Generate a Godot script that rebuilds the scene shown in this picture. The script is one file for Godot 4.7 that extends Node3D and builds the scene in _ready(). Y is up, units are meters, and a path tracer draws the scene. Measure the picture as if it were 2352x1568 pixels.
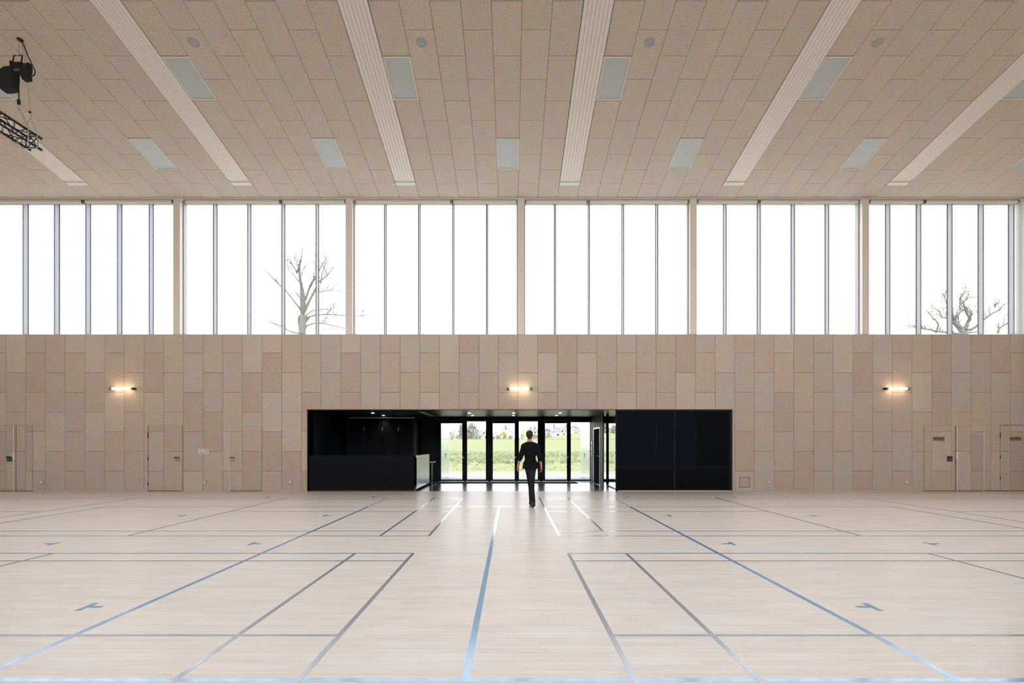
extends Node3D
# A sports hall seen from its rear wall: x to the right, y up, the camera looks along -z.
const WALL := -16.485          # front of the wall panels
const DOORS := -20.95          # the glazed entrance at the back of the lobby
const SILL := 4.787
const LEFT := -16.35
const RIGHT := 15.62
const REAR := 0.95
const GRID := 0.208            # a joint of the 0.6 m panel grid
const SLOPE := 0.189           # the ceiling falls away from the camera
const CEIL0 := 12.047          # its height above the camera

var M := {}
var taken := {}
var rng := RandomNumberGenerator.new()
var meshes := {}
var ceil_basis: Basis
var ceil_cos := 1.0

# ---------------------------------------------------------------- helpers
func numbered(called: String, parent: Node = null) -> String:
	var key := called if parent == null else str(parent.get_instance_id()) + "/" + called
	var n: int = taken.get(key, 0)
	taken[key] = n + 1
	return called if n == 0 else "%s_%03d" % [called, n]

func tag(o: Node, label: String, category := "", group := "", kind := "") -> Node:
	if label: o.set_meta("label", label)
	if category: o.set_meta("category", category)
	if group: o.set_meta("group", group)
	if kind: o.set_meta("kind", kind)
	return o

func thing(called: String, at := Vector3.ZERO, label := "", category := "", group := "", kind := "") -> Node3D:
	var o := Node3D.new()
	o.name = numbered(called)
	add_child(o)
	o.position = at
	tag(o, label, category, group, kind)
	return o

func put(called: String, mesh: Mesh, m: Material, parent: Node3D = null, at := Vector3.ZERO) -> MeshInstance3D:
	var o := MeshInstance3D.new()
	o.name = numbered(called, parent)
	o.mesh = mesh
	o.material_override = m
	(parent if parent else self).add_child(o)
	o.position = at
	return o

func obj(called: String, s: SurfaceTool, m: Material, parent: Node3D = null, at := Vector3.ZERO) -> MeshInstance3D:
	return put(called, s.commit(), m, parent, at)

func copy_of(o: Node3D, label := "") -> Node3D:
	var c: Node3D = o.duplicate()
	c.name = numbered(str(o.name))
	add_child(c)
	if label: c.set_meta("label", label)
	return c

func shape() -> SurfaceTool:
	var s := SurfaceTool.new()
	s.begin(Mesh.PRIMITIVE_TRIANGLES)
	return s

func tri(s: SurfaceTool, a: Vector3, b: Vector3, c: Vector3, out: Vector3) -> void:
	var n := (c - a).cross(b - a)
	if n.dot(out) < 0:
		n = -n
		var t := b
		b = c
		c = t
	n = n.normalized()
	for v in [a, b, c]:
		s.set_normal(n)
		s.add_vertex(v)

func face(s: SurfaceTool, a: Vector3, b: Vector3, c: Vector3, d: Vector3, out: Vector3) -> void:
	tri(s, a, b, c, out)
	tri(s, a, c, d, out)

# a box with chamfered edges
func cbox(s: SurfaceTool, c: Vector3, size: Vector3, bev := 0.0, xf := Transform3D.IDENTITY) -> void:
	var h := size / 2
	bev = minf(bev, minf(h.x, minf(h.y, h.z)) * 0.9)
	for a in 3:
		var b := (a + 1) % 3
		var d := (a + 2) % 3
		for sg in [-1.0, 1.0]:
			var out := Vector3.ZERO
			out[a] = sg
			var p := []
			for q in [[-1, -1], [1, -1], [1, 1], [-1, 1]]:
				var v := Vector3.ZERO
				v[a] = sg * h[a]
				v[b] = q[0] * (h[b] - bev)
				v[d] = q[1] * (h[d] - bev)
				p.append(xf * (c + v))
			face(s, p[0], p[1], p[2], p[3], xf.basis * out)
			if bev > 0:
				for sh in [-1.0, 1.0]:
					var o2 := out
					o2[b] = sh
					var e := []
					for q in [[0, -1], [0, 1], [1, 1], [1, -1]]:
						var v := Vector3.ZERO
						v[a] = sg * (h[a] - (bev if q[0] == 1 else 0.0))
						v[b] = sh * (h[b] - (0.0 if q[0] == 1 else bev))
						v[d] = q[1] * (h[d] - bev)
						e.append(xf * (c + v))
					face(s, e[0], e[1], e[2], e[3], xf.basis * o2)
	if bev > 0:
		for i in 8:
			var g := Vector3(1 if i & 1 else -1, 1 if i & 2 else -1, 1 if i & 4 else -1)
			var t := []
			for a in 3:
				var v := g * (h - Vector3.ONE * bev)
				v[a] = g[a] * h[a]
				t.append(xf * (c + v))
			tri(s, t[0], t[1], t[2], xf.basis * g)

func slab(s: SurfaceTool, x0: float, x1: float, y0: float, y1: float, z0: float, z1: float, bev := 0.0) -> void:
	cbox(s, Vector3((x0 + x1) / 2, (y0 + y1) / 2, (z0 + z1) / 2), Vector3(absf(x1 - x0), absf(y1 - y0), absf(z1 - z0)), bev)

func tube(s: SurfaceTool, pts: Array, rad, seg := 8, caps := true) -> void:
	var n := pts.size()
	var rings := []
	var up := Vector3.UP
	for i in n:
		var d: Vector3 = (pts[mini(i + 1, n - 1)] - pts[maxi(i - 1, 0)]).normalized()
		if absf(d.dot(up)) > 0.95:
			up = Vector3.RIGHT if absf(d.x) < 0.8 else Vector3.BACK
		var u := d.cross(up).normalized()
		var w := u.cross(d).normalized()
		up = w
		var r: float = rad[i] if rad is Array else rad
		var ring := []
		for k in seg:
			var a := TAU * k / seg
			var dir := u * cos(a) + w * sin(a)
			ring.append([pts[i] + dir * r, dir])
		rings.append(ring)
	for i in n - 1:
		for k in seg:
			var k2 := (k + 1) % seg
			var q := [rings[i][k], rings[i][k2], rings[i + 1][k2], rings[i + 1][k]]
			var g: Vector3 = (q[2][0] - q[0][0]).cross(q[1][0] - q[0][0])
			var order := [0, 1, 2, 0, 2, 3] if g.dot(q[0][1]) > 0 else [0, 2, 1, 0, 3, 2]
			for j in order:
				s.set_normal(q[j][1])
				s.add_vertex(q[j][0])
	if caps:
		for e in [0, n - 1]:
			var d: Vector3 = (pts[1] - pts[0]) * -1.0 if e == 0 else pts[n - 1] - pts[n - 2]
			for k in seg:
				tri(s, pts[e], rings[e][k][0], rings[e][(k + 1) % seg][0], d)

# profile of (radius, height) turned round the y axis of xf
func lathe(s: SurfaceTool, prof: Array, seg := 24, xf := Transform3D.IDENTITY) -> void:
	for i in prof.size() - 1:
		var p: Vector2 = prof[i]
		var q: Vector2 = prof[i + 1]
		var nn := Vector2(q.y - p.y, p.x - q.x)
		for k in seg:
			var a := TAU * k / seg
			var b := TAU * (k + 1) / seg
			var ca := Vector3(cos(a), 0, sin(a))
			var cb := Vector3(cos(b), 0, sin(b))
			var mid := (ca + cb).normalized()
			face(s, xf * (ca * p.x + Vector3.UP * p.y), xf * (cb * p.x + Vector3.UP * p.y), xf * (cb * q.x + Vector3.UP * q.y), xf * (ca * q.x + Vector3.UP * q.y), xf.basis * (mid * nn.x + Vector3.UP * nn.y))

func box_part(called: String, x0: float, x1: float, y0: float, y1: float, z0: float, z1: float, m: Material, parent: Node3D = null, bev := 0.0) -> MeshInstance3D:
	var s := shape()
	slab(s, x0, x1, y0, y1, z0, z1, bev)
	return obj(called, s, m, parent)

# ---------------------------------------------------------------- facing panels
# cells of a rectangle with holes cut out; each is [x0, y0, x1, y1, left, bottom, right, top edges are real]
func carve(r: Rect2, holes: Array) -> Array:
	var xs := [r.position.x, r.end.x]
	var ys := [r.position.y, r.end.y]
	var cut := []
	for h in holes:
		if r.intersects(h):
			var k: Rect2 = r.intersection(h)
			if k.size.x > 0.004 and k.size.y > 0.004:
				cut.append(h)
				for x in [k.position.x, k.end.x]:
					if x > r.position.x + 0.004 and x < r.end.x - 0.004: xs.append(x)
				for y in [k.position.y, k.end.y]:
					if y > r.position.y + 0.004 and y < r.end.y - 0.004: ys.append(y)
	xs.sort()
	ys.sort()
	var open := func(x: float, y: float) -> bool:
		if x < r.position.x or x > r.end.x or y < r.position.y or y > r.end.y: return true
		for h in cut:
			if h.has_point(Vector2(x, y)): return true
		return false
	var cells := []
	for i in xs.size() - 1:
		for j in ys.size() - 1:
			if xs[i + 1] - xs[i] < 0.004 or ys[j + 1] - ys[j] < 0.004: continue
			var mx: float = (xs[i] + xs[i + 1]) / 2
			var my: float = (ys[j] + ys[j + 1]) / 2
			if open.call(mx, my): continue
			cells.append([xs[i], ys[j], xs[i + 1], ys[j + 1], open.call(xs[i] - 0.003, my), open.call(mx, ys[j] - 0.003), open.call(xs[i + 1] + 0.003, my), open.call(mx, ys[j + 1] + 0.003)])
	return cells

func panel_mesh(cells: Array, thick := 0.03, gap := 0.006, bev := 0.004) -> Mesh:
	var s := shape()
	for c in cells:
		var x0: float = c[0] + (gap / 2 if c[4] else 0.0)
		var y0: float = c[1] + (gap / 2 if c[5] else 0.0)
		var x1: float = c[2] - (gap / 2 if c[6] else 0.0)
		var y1: float = c[3] - (gap / 2 if c[7] else 0.0)
		var i0 := Vector2(x0 + (bev if c[4] else 0.0), y0 + (bev if c[5] else 0.0))
		var i1 := Vector2(x1 - (bev if c[6] else 0.0), y1 - (bev if c[7] else 0.0))
		face(s, Vector3(i0.x, i0.y, 0), Vector3(i1.x, i0.y, 0), Vector3(i1.x, i1.y, 0), Vector3(i0.x, i1.y, 0), Vector3.BACK)
		var inner := [Vector3(i0.x, i0.y, 0), Vector3(i1.x, i0.y, 0), Vector3(i1.x, i1.y, 0), Vector3(i0.x, i1.y, 0)]
		var outer := [Vector3(x0, y0, -bev), Vector3(x1, y0, -bev), Vector3(x1, y1, -bev), Vector3(x0, y1, -bev)]
		for e in [[c[5], 0, 1, Vector3.DOWN], [c[6], 1, 2, Vector3.RIGHT], [c[7], 2, 3, Vector3.UP], [c[4], 3, 0, Vector3.LEFT]]:
			if e[0]:
				face(s, inner[e[1]], inner[e[2]], outer[e[2]], outer[e[1]], Vector3.BACK + e[3])
				var dn := Vector3(0, 0, bev - thick)
				face(s, outer[e[1]], outer[e[2]], outer[e[2]] + dn, outer[e[1]] + dn, e[3])
	return s.commit()

func facing(called: String, r: Rect2, holes: Array, m: Material, parent: Node3D, z := 0.0) -> void:
	var cells := carve(r, holes)
	if cells.is_empty(): return
	var c := r.get_center()
	for k in cells:
		k[0] -= c.x
		k[2] -= c.x
		k[1] -= c.y
		k[3] -= c.y
	var mesh: Mesh
	if cells.size() == 1:
		var q: Array = cells[0]
		var key := "%.3f %.3f %.3f %.3f" % [q[0], q[1], q[2], q[3]]
		if not meshes.has(key): meshes[key] = panel_mesh(cells)
		mesh = meshes[key]
	else:
		mesh = panel_mesh(cells)
	put(called, mesh, m, parent, Vector3(c.x, c.y, z))

# ---------------------------------------------------------------- materials
func mat(c: Color, rough := 0.6, metal := 0.0, spec := 0.5) -> StandardMaterial3D:
	var m := StandardMaterial3D.new()
	m.albedo_color = c
	m.roughness = rough
	m.metallic = metal
	m.metallic_specular = spec
	return m

func noise(freq: float, octaves := 3, sd := 1, kind := FastNoiseLite.TYPE_SIMPLEX_SMOOTH) -> FastNoiseLite:
	var f := FastNoiseLite.new()
	f.noise_type = kind
	f.frequency = freq
	f.fractal_octaves = octaves
	f.seed = sd
	return f

func triplanar(m: StandardMaterial3D, tex: Texture2D, scale: float, world := true) -> StandardMaterial3D:
	m.albedo_texture = tex
	m.uv1_triplanar = true
	m.uv1_world_triplanar = world
	m.uv1_scale = Vector3.ONE * scale
	return m

# pressed wood fibre: fine light and dark flecks over slow blotches of pink, straw and grey
func fibre_texture() -> ImageTexture:
	var n := 768
	var fine := noise(0.16, 2, 3).get_seamless_image(n, n)
	var mid := noise(0.05, 2, 8).get_seamless_image(n, n)
	var pink := noise(0.006, 2, 5).get_seamless_image(n, n)
	var straw := noise(0.007, 2, 9).get_seamless_image(n, n)
	var img := Image.create(n, n, false, Image.FORMAT_RGB8)
	for y in n:
		for x in n:
			var f := fine.get_pixel(x, y).r - 0.5
			var d := mid.get_pixel(x, y).r - 0.5
			var p := pink.get_pixel(x, y).r - 0.5
			var w := straw.get_pixel(x, y).r - 0.5
			var v := 0.86 + f * 0.34 + d * 0.10
			img.set_pixel(x, y, Color(v * (1.0 + p * 0.03), v * (1.0 - p * 0.05 + w * 0.01), v * (1.0 - w * 0.08)))
	img.generate_mipmaps()
	return ImageTexture.create_from_image(img)

# pale maple: long thin streaks along x
func wood_texture() -> ImageTexture:
	var n := 512
	var streak := noise(0.03, 3, 21).get_seamless_image(64, n)
	streak.resize(n, n, Image.INTERPOLATE_CUBIC)
	var soft := noise(0.012, 2, 22).get_seamless_image(128, n)
	soft.resize(n, n, Image.INTERPOLATE_CUBIC)
	var img := Image.create(n, n, false, Image.FORMAT_RGB8)
	for y in n:
		for x in n:
			var a := streak.get_pixel(x, y).r - 0.5
			var b := soft.get_pixel(x, y).r - 0.5
			var v := 0.965 + a * 0.036 + b * 0.012
			img.set_pixel(x, y, Color(v, v * (1.0 + a * 0.02), v * (1.0 + a * 0.05)))
	img.generate_mipmaps()
	return ImageTexture.create_from_image(img)

func speckle_texture(freq: float, amount: float, sd: int, tint := Color(1, 1, 1), tint2 := Color(1, 1, 1)) -> ImageTexture:
	var n := 512
	var a := noise(freq, 4, sd).get_seamless_image(n, n)
	var b := noise(freq * 0.13, 2, sd + 1).get_seamless_image(n, n)
	var img := Image.create(n, n, false, Image.FORMAT_RGB8)
	for y in n:
		for x in n:
			var v := 1.0 - amount / 2 + (a.get_pixel(x, y).r - 0.5) * amount
			var c := tint.lerp(tint2, clampf((b.get_pixel(x, y).r - 0.5) * 2.4 + 0.5, 0, 1))
			img.set_pixel(x, y, Color(c.r * v, c.g * v, c.b * v))
	img.generate_mipmaps()
	return ImageTexture.create_from_image(img)

func varnish(m: StandardMaterial3D, amount: float, rough: float) -> StandardMaterial3D:
	m.clearcoat_enabled = true
	m.clearcoat = amount
	m.clearcoat_roughness = rough
	return m

func make_materials() -> void:
	var fibre := fibre_texture()
	var tints := [Color(0.925, 0.856, 0.786), Color(0.920, 0.852, 0.784), Color(0.928, 0.860, 0.790), Color(0.880, 0.808, 0.736), Color(0.858, 0.774, 0.702), Color(0.838, 0.748, 0.678), Color(0.850, 0.788, 0.724), Color(0.864, 0.782, 0.696), Color(0.846, 0.772, 0.706)]
	M.panels = []
	for t in tints:
		M.panels.append(triplanar(mat(t, 0.9, 0.0, 0.2), fibre, 0.52))
	M.panel_plain = M.panels[0]
	M.backing = mat(Color(0.50, 0.42, 0.35), 0.95, 0.0, 0.1)
	var wood := wood_texture()
	M.planks = []
	M.plank_tones = [Color(0.893, 0.846, 0.806), Color(0.887, 0.839, 0.796), Color(0.900, 0.855, 0.818), Color(0.882, 0.832, 0.790), Color(0.891, 0.847, 0.813), Color(0.895, 0.844, 0.799)]
	for t in M.plank_tones:
		M.planks.append(varnish(triplanar(mat(t, 0.52, 0.0, 0.5), wood, 0.45), 0.35, 0.27))
	M.plank_rest = triplanar(mat(Color.WHITE, 0.52, 0.0, 0.5), wood, 0.45)
	varnish(M.plank_rest, 0.35, 0.27)
	M.plank_rest.vertex_color_use_as_albedo = true
	M.underfloor = mat(Color(0.62, 0.52, 0.42), 0.8)
	M.line_blue = varnish(mat(Color(0.0, 0.50, 0.72), 0.45, 0.0, 0.5), 1.0, 0.16)
	M.line_grey = varnish(mat(Color(0.39, 0.43, 0.475), 0.45, 0.0, 0.5), 1.0, 0.16)
	M.white = mat(Color(0.86, 0.84, 0.80), 0.45)
	M.white_frame = mat(Color(0.615, 0.615, 0.63), 0.5)
	M.column = mat(Color(0.86, 0.82, 0.77), 0.5)
	M.plaster = triplanar(mat(Color(0.88, 0.88, 0.86), 0.8), speckle_texture(0.05, 0.05, 31), 0.6)
	M.glass = mat(Color(1, 1, 1, 0.03), 0.02, 0.0, 0.12)
	M.glass.transparency = BaseMaterial3D.TRANSPARENCY_ALPHA
	M.strip = mat(Color(0.90, 0.86, 0.81), 0.5)
	M.opal = mat(Color(0.73, 0.745, 0.74), 0.35)
	M.grey_fabric = mat(Color(0.66, 0.66, 0.67), 0.7)
	M.blind = mat(Color(0.86, 0.82, 0.77), 0.75)
	M.black = triplanar(mat(Color(0.105, 0.115, 0.13), 0.55, 0.0, 0.3), speckle_texture(0.02, 0.10, 41), 0.7)
	M.black_board = triplanar(mat(Color(0.085, 0.09, 0.105), 0.5, 0.0, 0.18), speckle_texture(0.02, 0.12, 43), 0.7)
	M.black_ceiling = triplanar(mat(Color(0.22, 0.23, 0.24), 0.35, 0.0, 0.5), speckle_texture(0.02, 0.10, 44), 0.7)
	M.black_frame = mat(Color(0.11, 0.12, 0.14), 0.7, 0.0, 0.25)
	M.black_glass = mat(Color(0.075, 0.095, 0.125), 0.04, 0.0, 0.16)  # bluish cast of the mirrored room put into the glass colour
	M.dark_reflection = mat(Color(0.055, 0.06, 0.07), 0.3, 0.0, 0.16)  # painted tone for the darker foot of the mirror image
	M.dim_reflection = mat(Color(0.06, 0.072, 0.092), 0.04, 0.0, 0.16)  # same glass, dimmer side of its reflection put into the colour
	M.membrane = triplanar(mat(Color(0.86, 0.86, 0.85), 0.85), speckle_texture(0.05, 0.08, 61), 0.4)
	M.bracket = mat(Color(0.42, 0.39, 0.35), 0.6)  # grey includes painted shade for the gaps at the roll ends
	M.door_black = mat(Color(0.06, 0.065, 0.075), 0.9, 0.0, 0.06)
	M.dots = mat(Color(0.95, 0.96, 0.95, 0.35), 0.8)
	M.dots.transparency = BaseMaterial3D.TRANSPARENCY_ALPHA
	M.dots.backlight_enabled = true
	M.dots.backlight = Color(0.95, 0.95, 0.95)
	M.gasket = mat(Color(0.36, 0.36, 0.40), 0.7)
	M.tile = triplanar(mat(Color(0.20, 0.23, 0.25), 0.22), speckle_texture(0.03, 0.14, 45), 0.7)
	M.steel = mat(Color(0.72, 0.72, 0.72), 0.3, 0.9)
	M.alu = mat(Color(0.86, 0.87, 0.88), 0.28, 0.75)
	M.alu_white = mat(Color(0.80, 0.84, 0.85), 0.25, 0.85)
	M.pale_panel = mat(Color(0.72, 0.80, 0.77), 0.25)
	M.rubber = mat(Color(0.06, 0.06, 0.06), 0.6)
	M.truss = mat(Color(0.10, 0.11, 0.12), 0.35, 0.4)
	M.cable = mat(Color(0.66, 0.66, 0.65), 0.4, 0.5)
	M.bag = mat(Color(0.05, 0.05, 0.06), 0.8)
	M.lamp_glow = mat(Color(1, 1, 1), 0.4)
	M.lamp_glow.emission_enabled = true
	M.lamp_glow.emission = Color(1.0, 0.90, 0.74)
	M.lamp_glow.emission_energy_multiplier = 5.5
	M.spot_glow = mat(Color(1, 1, 1), 0.4)
	M.spot_glow.emission_enabled = true
	M.spot_glow.emission = Color(1.0, 0.95, 0.85)
	M.spot_glow.emission_energy_multiplier = 6.0
	M.mat_rug = triplanar(mat(Color(0.33, 0.33, 0.33), 0.95, 0.0, 0.1), speckle_texture(0.2, 0.4, 51), 2.0)
	M.concrete = triplanar(mat(Color(0.72, 0.72, 0.71), 0.8), speckle_texture(0.04, 0.12, 52), 0.4)
	M.gravel = triplanar(mat(Color(0.74, 0.67, 0.59), 0.95, 0.0, 0.1), speckle_texture(0.12, 0.35, 53), 0.8)
	M.grass = triplanar(mat(Color(0.575, 0.605, 0.465), 0.95, 0.0, 0.1), speckle_texture(0.08, 0.30, 54, Color(1.0, 1.0, 1.0), Color(1.03, 0.97, 0.90)), 0.06)
	M.tuft = mat(Color(0.56, 0.58, 0.45), 0.9, 0.0, 0.1)
	M.bark = triplanar(mat(Color(0.55, 0.54, 0.52), 0.9, 0.0, 0.2), speckle_texture(0.05, 0.35, 55), 0.5)
	M.bush_brown = mat(Color(0.64, 0.61, 0.57), 0.9, 0.0, 0.1)  # all three shrub colours are paled, distance haze painted in
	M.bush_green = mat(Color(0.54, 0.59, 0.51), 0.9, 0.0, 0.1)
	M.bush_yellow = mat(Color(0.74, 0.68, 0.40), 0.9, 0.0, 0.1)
	M.slate = mat(Color(0.45, 0.47, 0.50), 0.7)
	M.render_wall = mat(Color(0.90, 0.89, 0.86), 0.8)
	M.cream_wall = mat(Color(0.85, 0.74, 0.58), 0.8)
	M.yellow = mat(Color(0.92, 0.76, 0.10), 0.6)
	M.window_dark = mat(Color(0.20, 0.22, 0.25), 0.2)
	M.skin = mat(Color(0.76, 0.56, 0.46), 0.55)
	M.hair = mat(Color(0.13, 0.10, 0.09), 0.6)
	M.shirt = mat(Color(0.09, 0.095, 0.115), 0.85, 0.0, 0.2)
	M.trousers = mat(Color(0.15, 0.16, 0.19), 0.8, 0.0, 0.2)
	M.shoe = mat(Color(0.07, 0.07, 0.075), 0.55)

# ---------------------------------------------------------------- room
func ceil_at(x: float, depth: float, drop := 0.0) -> Transform3D:
	return Transform3D(ceil_basis, Vector3(x, CEIL0 - SLOPE * depth, -depth) + ceil_basis.z * drop)

func calm(i: int, j: int) -> Material:
	return M.panels[absi(hash(i * 6151 + j * 92821 + 7)) % 3]

func pick(i: int, j: int) -> Material:
	return M.panels[absi(hash(i * 7919 + j * 104729 + 13)) % (M.panels.size() - 3) + 3]

const HOLES := [Rect2(-6.205, -0.2, 12.925, 2.683), Rect2(-11.07, -0.1, 1.06, 2.116), Rect2(-8.59, -0.1, 1.0, 2.116), Rect2(-16.4, -0.1, 1.82, 2.116), Rect2(12.57, -0.1, 1.83, 2.095), Rect2(14.89, -0.1, 0.8, 2.116), Rect2(6.95, 0.12, 0.31, 0.315)]

func build_wall() -> void:
	var w := thing("wall_back", Vector3.ZERO, "tan wood fibre panelled wall with black entrance opening below windows", "", "", "structure")
	var s := shape()
	slab(s, LEFT, -6.205, 0, SILL - 0.01, -16.515, -16.95)
	slab(s, 6.72, RIGHT, 0, SILL - 0.01, -16.515, -16.95)
	slab(s, -6.205, 6.72, 2.483, SILL - 0.01, -16.515, -16.95)
	obj("backing", s, M.backing, w)
	for k in range(-28, 27):
		var x0 := maxf(GRID + 0.6 * k, LEFT)
		var x1 := minf(GRID + 0.6 * (k + 1), RIGHT)
		if x1 - x0 < 0.02: continue
		var y := 0.026
		var first := 1.215 if posmod(k, 2) == 0 else 0.615
		var j := 0
		while y < SILL - 0.01:
			var y1 := minf(first + 1.2 * j, SILL)
			facing("panel", Rect2(x0, y, x1 - x0, y1 - y), HOLES, pick(k, j), w, WALL)
			y = y1
			j += 1
	# thin pale edge round the black opening
	s = shape()
	slab(s, -6.222, -6.205, 0, 2.50, -16.47, -16.60)
	slab(s, 6.72, 6.737, 0, 2.50, -16.47, -16.60)
	slab(s, -6.205, 6.72, 2.483, 2.50, -16.47, -16.60)
	obj("opening_edge", s, M.backing, w)
	# ventilated skirting: a thin pale lip with teeth
	var b := thing("baseboard_back", Vector3.ZERO, "thin pale perforated skirting strip at the foot of the panels", "", "", "structure")
	var lip := shape()
	var teeth := shape()
	for r in [[-14.58, -11.07], [-10.01, -8.59], [-7.59, -6.21], [3.25, 12.57]]:
		slab(lip, r[0], r[1], 0.016, 0.026, WALL + 0.006, WALL - 0.03)
		var x: float = r[0] + 0.019
		while x < r[1]:
			slab(teeth, x, x + 0.018, 0, 0.016, WALL + 0.002, WALL - 0.02)
			x += 0.038
	obj("lip", lip, M.white, b)
	tag(obj("teeth", teeth, M.white, b), "", "", "", "stuff")
	# other walls, out of view: same facing
	var o := box_part("wall_left", LEFT - 0.3, LEFT, -0.2, 13.0, 1.4, -16.98, M.panel_plain)
	tag(o, "tan panelled side wall on the left of the hall", "", "", "structure")
	o = box_part("wall_right", RIGHT, RIGHT + 0.3, -0.2, 13.0, 1.4, -16.98, M.panel_plain)
	tag(o, "tan panelled side wall on the right of the hall", "", "", "structure")
	build_rear()

func build_rear() -> void:
	var w := thing("wall_rear", Vector3.ZERO, "tan panelled wall behind the viewer with high windows", "", "", "structure")
	var s := shape()
	slab(s, LEFT - 0.3, RIGHT + 0.3, -0.2, REAR_SILL, REAR, REAR + 0.3)
	slab(s, LEFT - 0.3, RIGHT + 0.3, REAR_HEAD, 13.0, REAR, REAR + 0.3)
	slab(s, LEFT - 0.3, -15.0, REAR_SILL, REAR_HEAD, REAR, REAR + 0.3)
	slab(s, 14.9, RIGHT + 0.3, REAR_SILL, REAR_HEAD, REAR, REAR + 0.3)
	obj("facing", s, M.panel_plain, w)
	var win := thing("window_7", Vector3.ZERO, "high band of windows in the rear wall", "", "", "structure")
	s = shape()
	var g := shape()
	for i in 29:
		var x := -15.0 + 29.9 * i / 28.0
		slab(s, x - 0.025, x + 0.025, REAR_SILL, REAR_HEAD, REAR + 0.1, REAR + 0.26)
	slab(g, -15.0, 14.9, REAR_SILL, REAR_HEAD, REAR + 0.2, REAR + 0.21)
	obj("mullion", s, M.white_frame, win)
	obj("pane", g, M.glass, win)

func build_ceiling() -> void:
	var c := thing("ceiling", Vector3.ZERO, "sloping ceiling of tan wood fibre panels", "", "", "structure")
	c.transform = Transform3D(ceil_basis, Vector3(0, CEIL0, 0))
	var s := shape()
	slab(s, LEFT - 0.3, RIGHT + 0.3, -16.5 / ceil_cos, 1.6, -0.03, -0.35)
	obj("backing", s, M.backing, c)
	var lights := {}
	for f in lamp_spots(): lights[[f[0], f[1]]] = true
	var v0 := -15.84 / ceil_cos
	var rest := []
	for k in range(-28, 27):
		var x0 := maxf(GRID + 0.6 * k, LEFT)
		var x1 := minf(GRID + 0.6 * (k + 1), RIGHT)
		if x1 - x0 < 0.02: continue
		var strip := posmod(k - 2, 8) == 0
		for j in range(-2, 16):
			var a := v0 + (0.0 if posmod(k, 2) == 0 else -0.6) + 1.2 * j
			var b := a + 1.2
			a = maxf(a, (WALL - 0.0) / ceil_cos)
			b = minf(b, (REAR + 0.02) / ceil_cos)
			if strip: b = minf(b, STRIP_END / ceil_cos - 0.005)
			if b - a < 0.02: continue
			var depth := -a * ceil_cos
			if lights.has([k, roundi((15.25 - depth) / 0.5896)]): continue
			var near := -b * ceil_cos
			# single panels where the picture shows them, one joined part beyond its edge
			var mx := minf(absf(x0), absf(x1))
			if depth > 10.55 and mx < depth * 0.953 + 0.1:
				facing("panel", Rect2(x0, a, x1 - x0, b - a), [], calm(k, j), c, 0.0)
			else:
				rest.append([x0, a, x1, b, true, true, true, true])
	tag(put("panel_field", panel_mesh(rest), M.panel_plain, c), "", "", "", "stuff")

const STRIP_END := -15.9

# luminaires: [column, row of half panels]
func lamp_spots() -> Array:
	var out := []
	for n in range(-3, 4): out.append([-1 + 8 * n, 0])
	for n in range(-3, 3): out.append([3 + 8 * n, 4])
	for n in range(-2, 3): out.append([-1 + 8 * n, 8])
	return out

func build_floor() -> void:
	var f := thing("floor", Vector3.ZERO, "pale maple sports floor with blue and grey court lines", "", "", "structure")
	box_part("underfloor", LEFT - 0.3, RIGHT + 0.3, -0.25, -0.003, REAR + 0.3, -16.53, M.underfloor, f)
	rng.seed = 77
	var plank := shape()
	var L := 0.62
	var W := 0.07
	slab(plank, -L / 2 + 0.0004, L / 2 - 0.0004, -0.004, 0, -W / 2 + 0.0004, W / 2 - 0.0004)
	var pm := plank.commit()
	var rest := shape()
	var n := 0
	var z := -16.53 + W / 2
	var rows := []
	while z < REAR:
		rows.append(z)
		z += W
	rows.reverse()
	for zr in rows:
		var x := LEFT - rng.randf() * L
		while x < RIGHT:
			var t := rng.randi() % 6
			var cx := x + L / 2
			if n < 300 and zr < -3.3 and absf(cx) < -zr * 0.95 + 0.3 and x > LEFT and x + L < RIGHT:
				put("plank", pm, M.planks[t], f, Vector3(cx, 0, zr))
				n += 1
			else:
				rest.set_color((M.plank_tones[t] as Color).srgb_to_linear())
				var x0 := maxf(x, LEFT) + 0.0004
				var x1 := minf(x + L, RIGHT) - 0.0004
				if x1 - x0 > 0.01:
					var z0: float = zr - W / 2 + 0.0004
					var z1: float = zr + W / 2 - 0.0004
					face(rest, Vector3(x0, 0, z0), Vector3(x1, 0, z0), Vector3(x1, 0, z1), Vector3(x0, 0, z1), Vector3.UP)
					face(rest, Vector3(x0, 0, z1), Vector3(x1, 0, z1), Vector3(x1, -0.004, z1), Vector3(x0, -0.004, z1), Vector3.BACK)
					face(rest, Vector3(x1, 0, z0), Vector3(x1, 0, z1), Vector3(x1, -0.004, z1), Vector3(x1, -0.004, z0), Vector3.RIGHT)
			x += L
	tag(obj("plank_field", rest, M.plank_rest, f), "", "", "", "stuff")
	court_lines(f)

func line(f: Node3D, called: String, x0: float, x1: float, z0: float, z1: float, m: Material, y := 0.0006) -> MeshInstance3D:
	return box_part(called, x0, x1, y - 0.0012, y, z0, z1, m, f)

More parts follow.
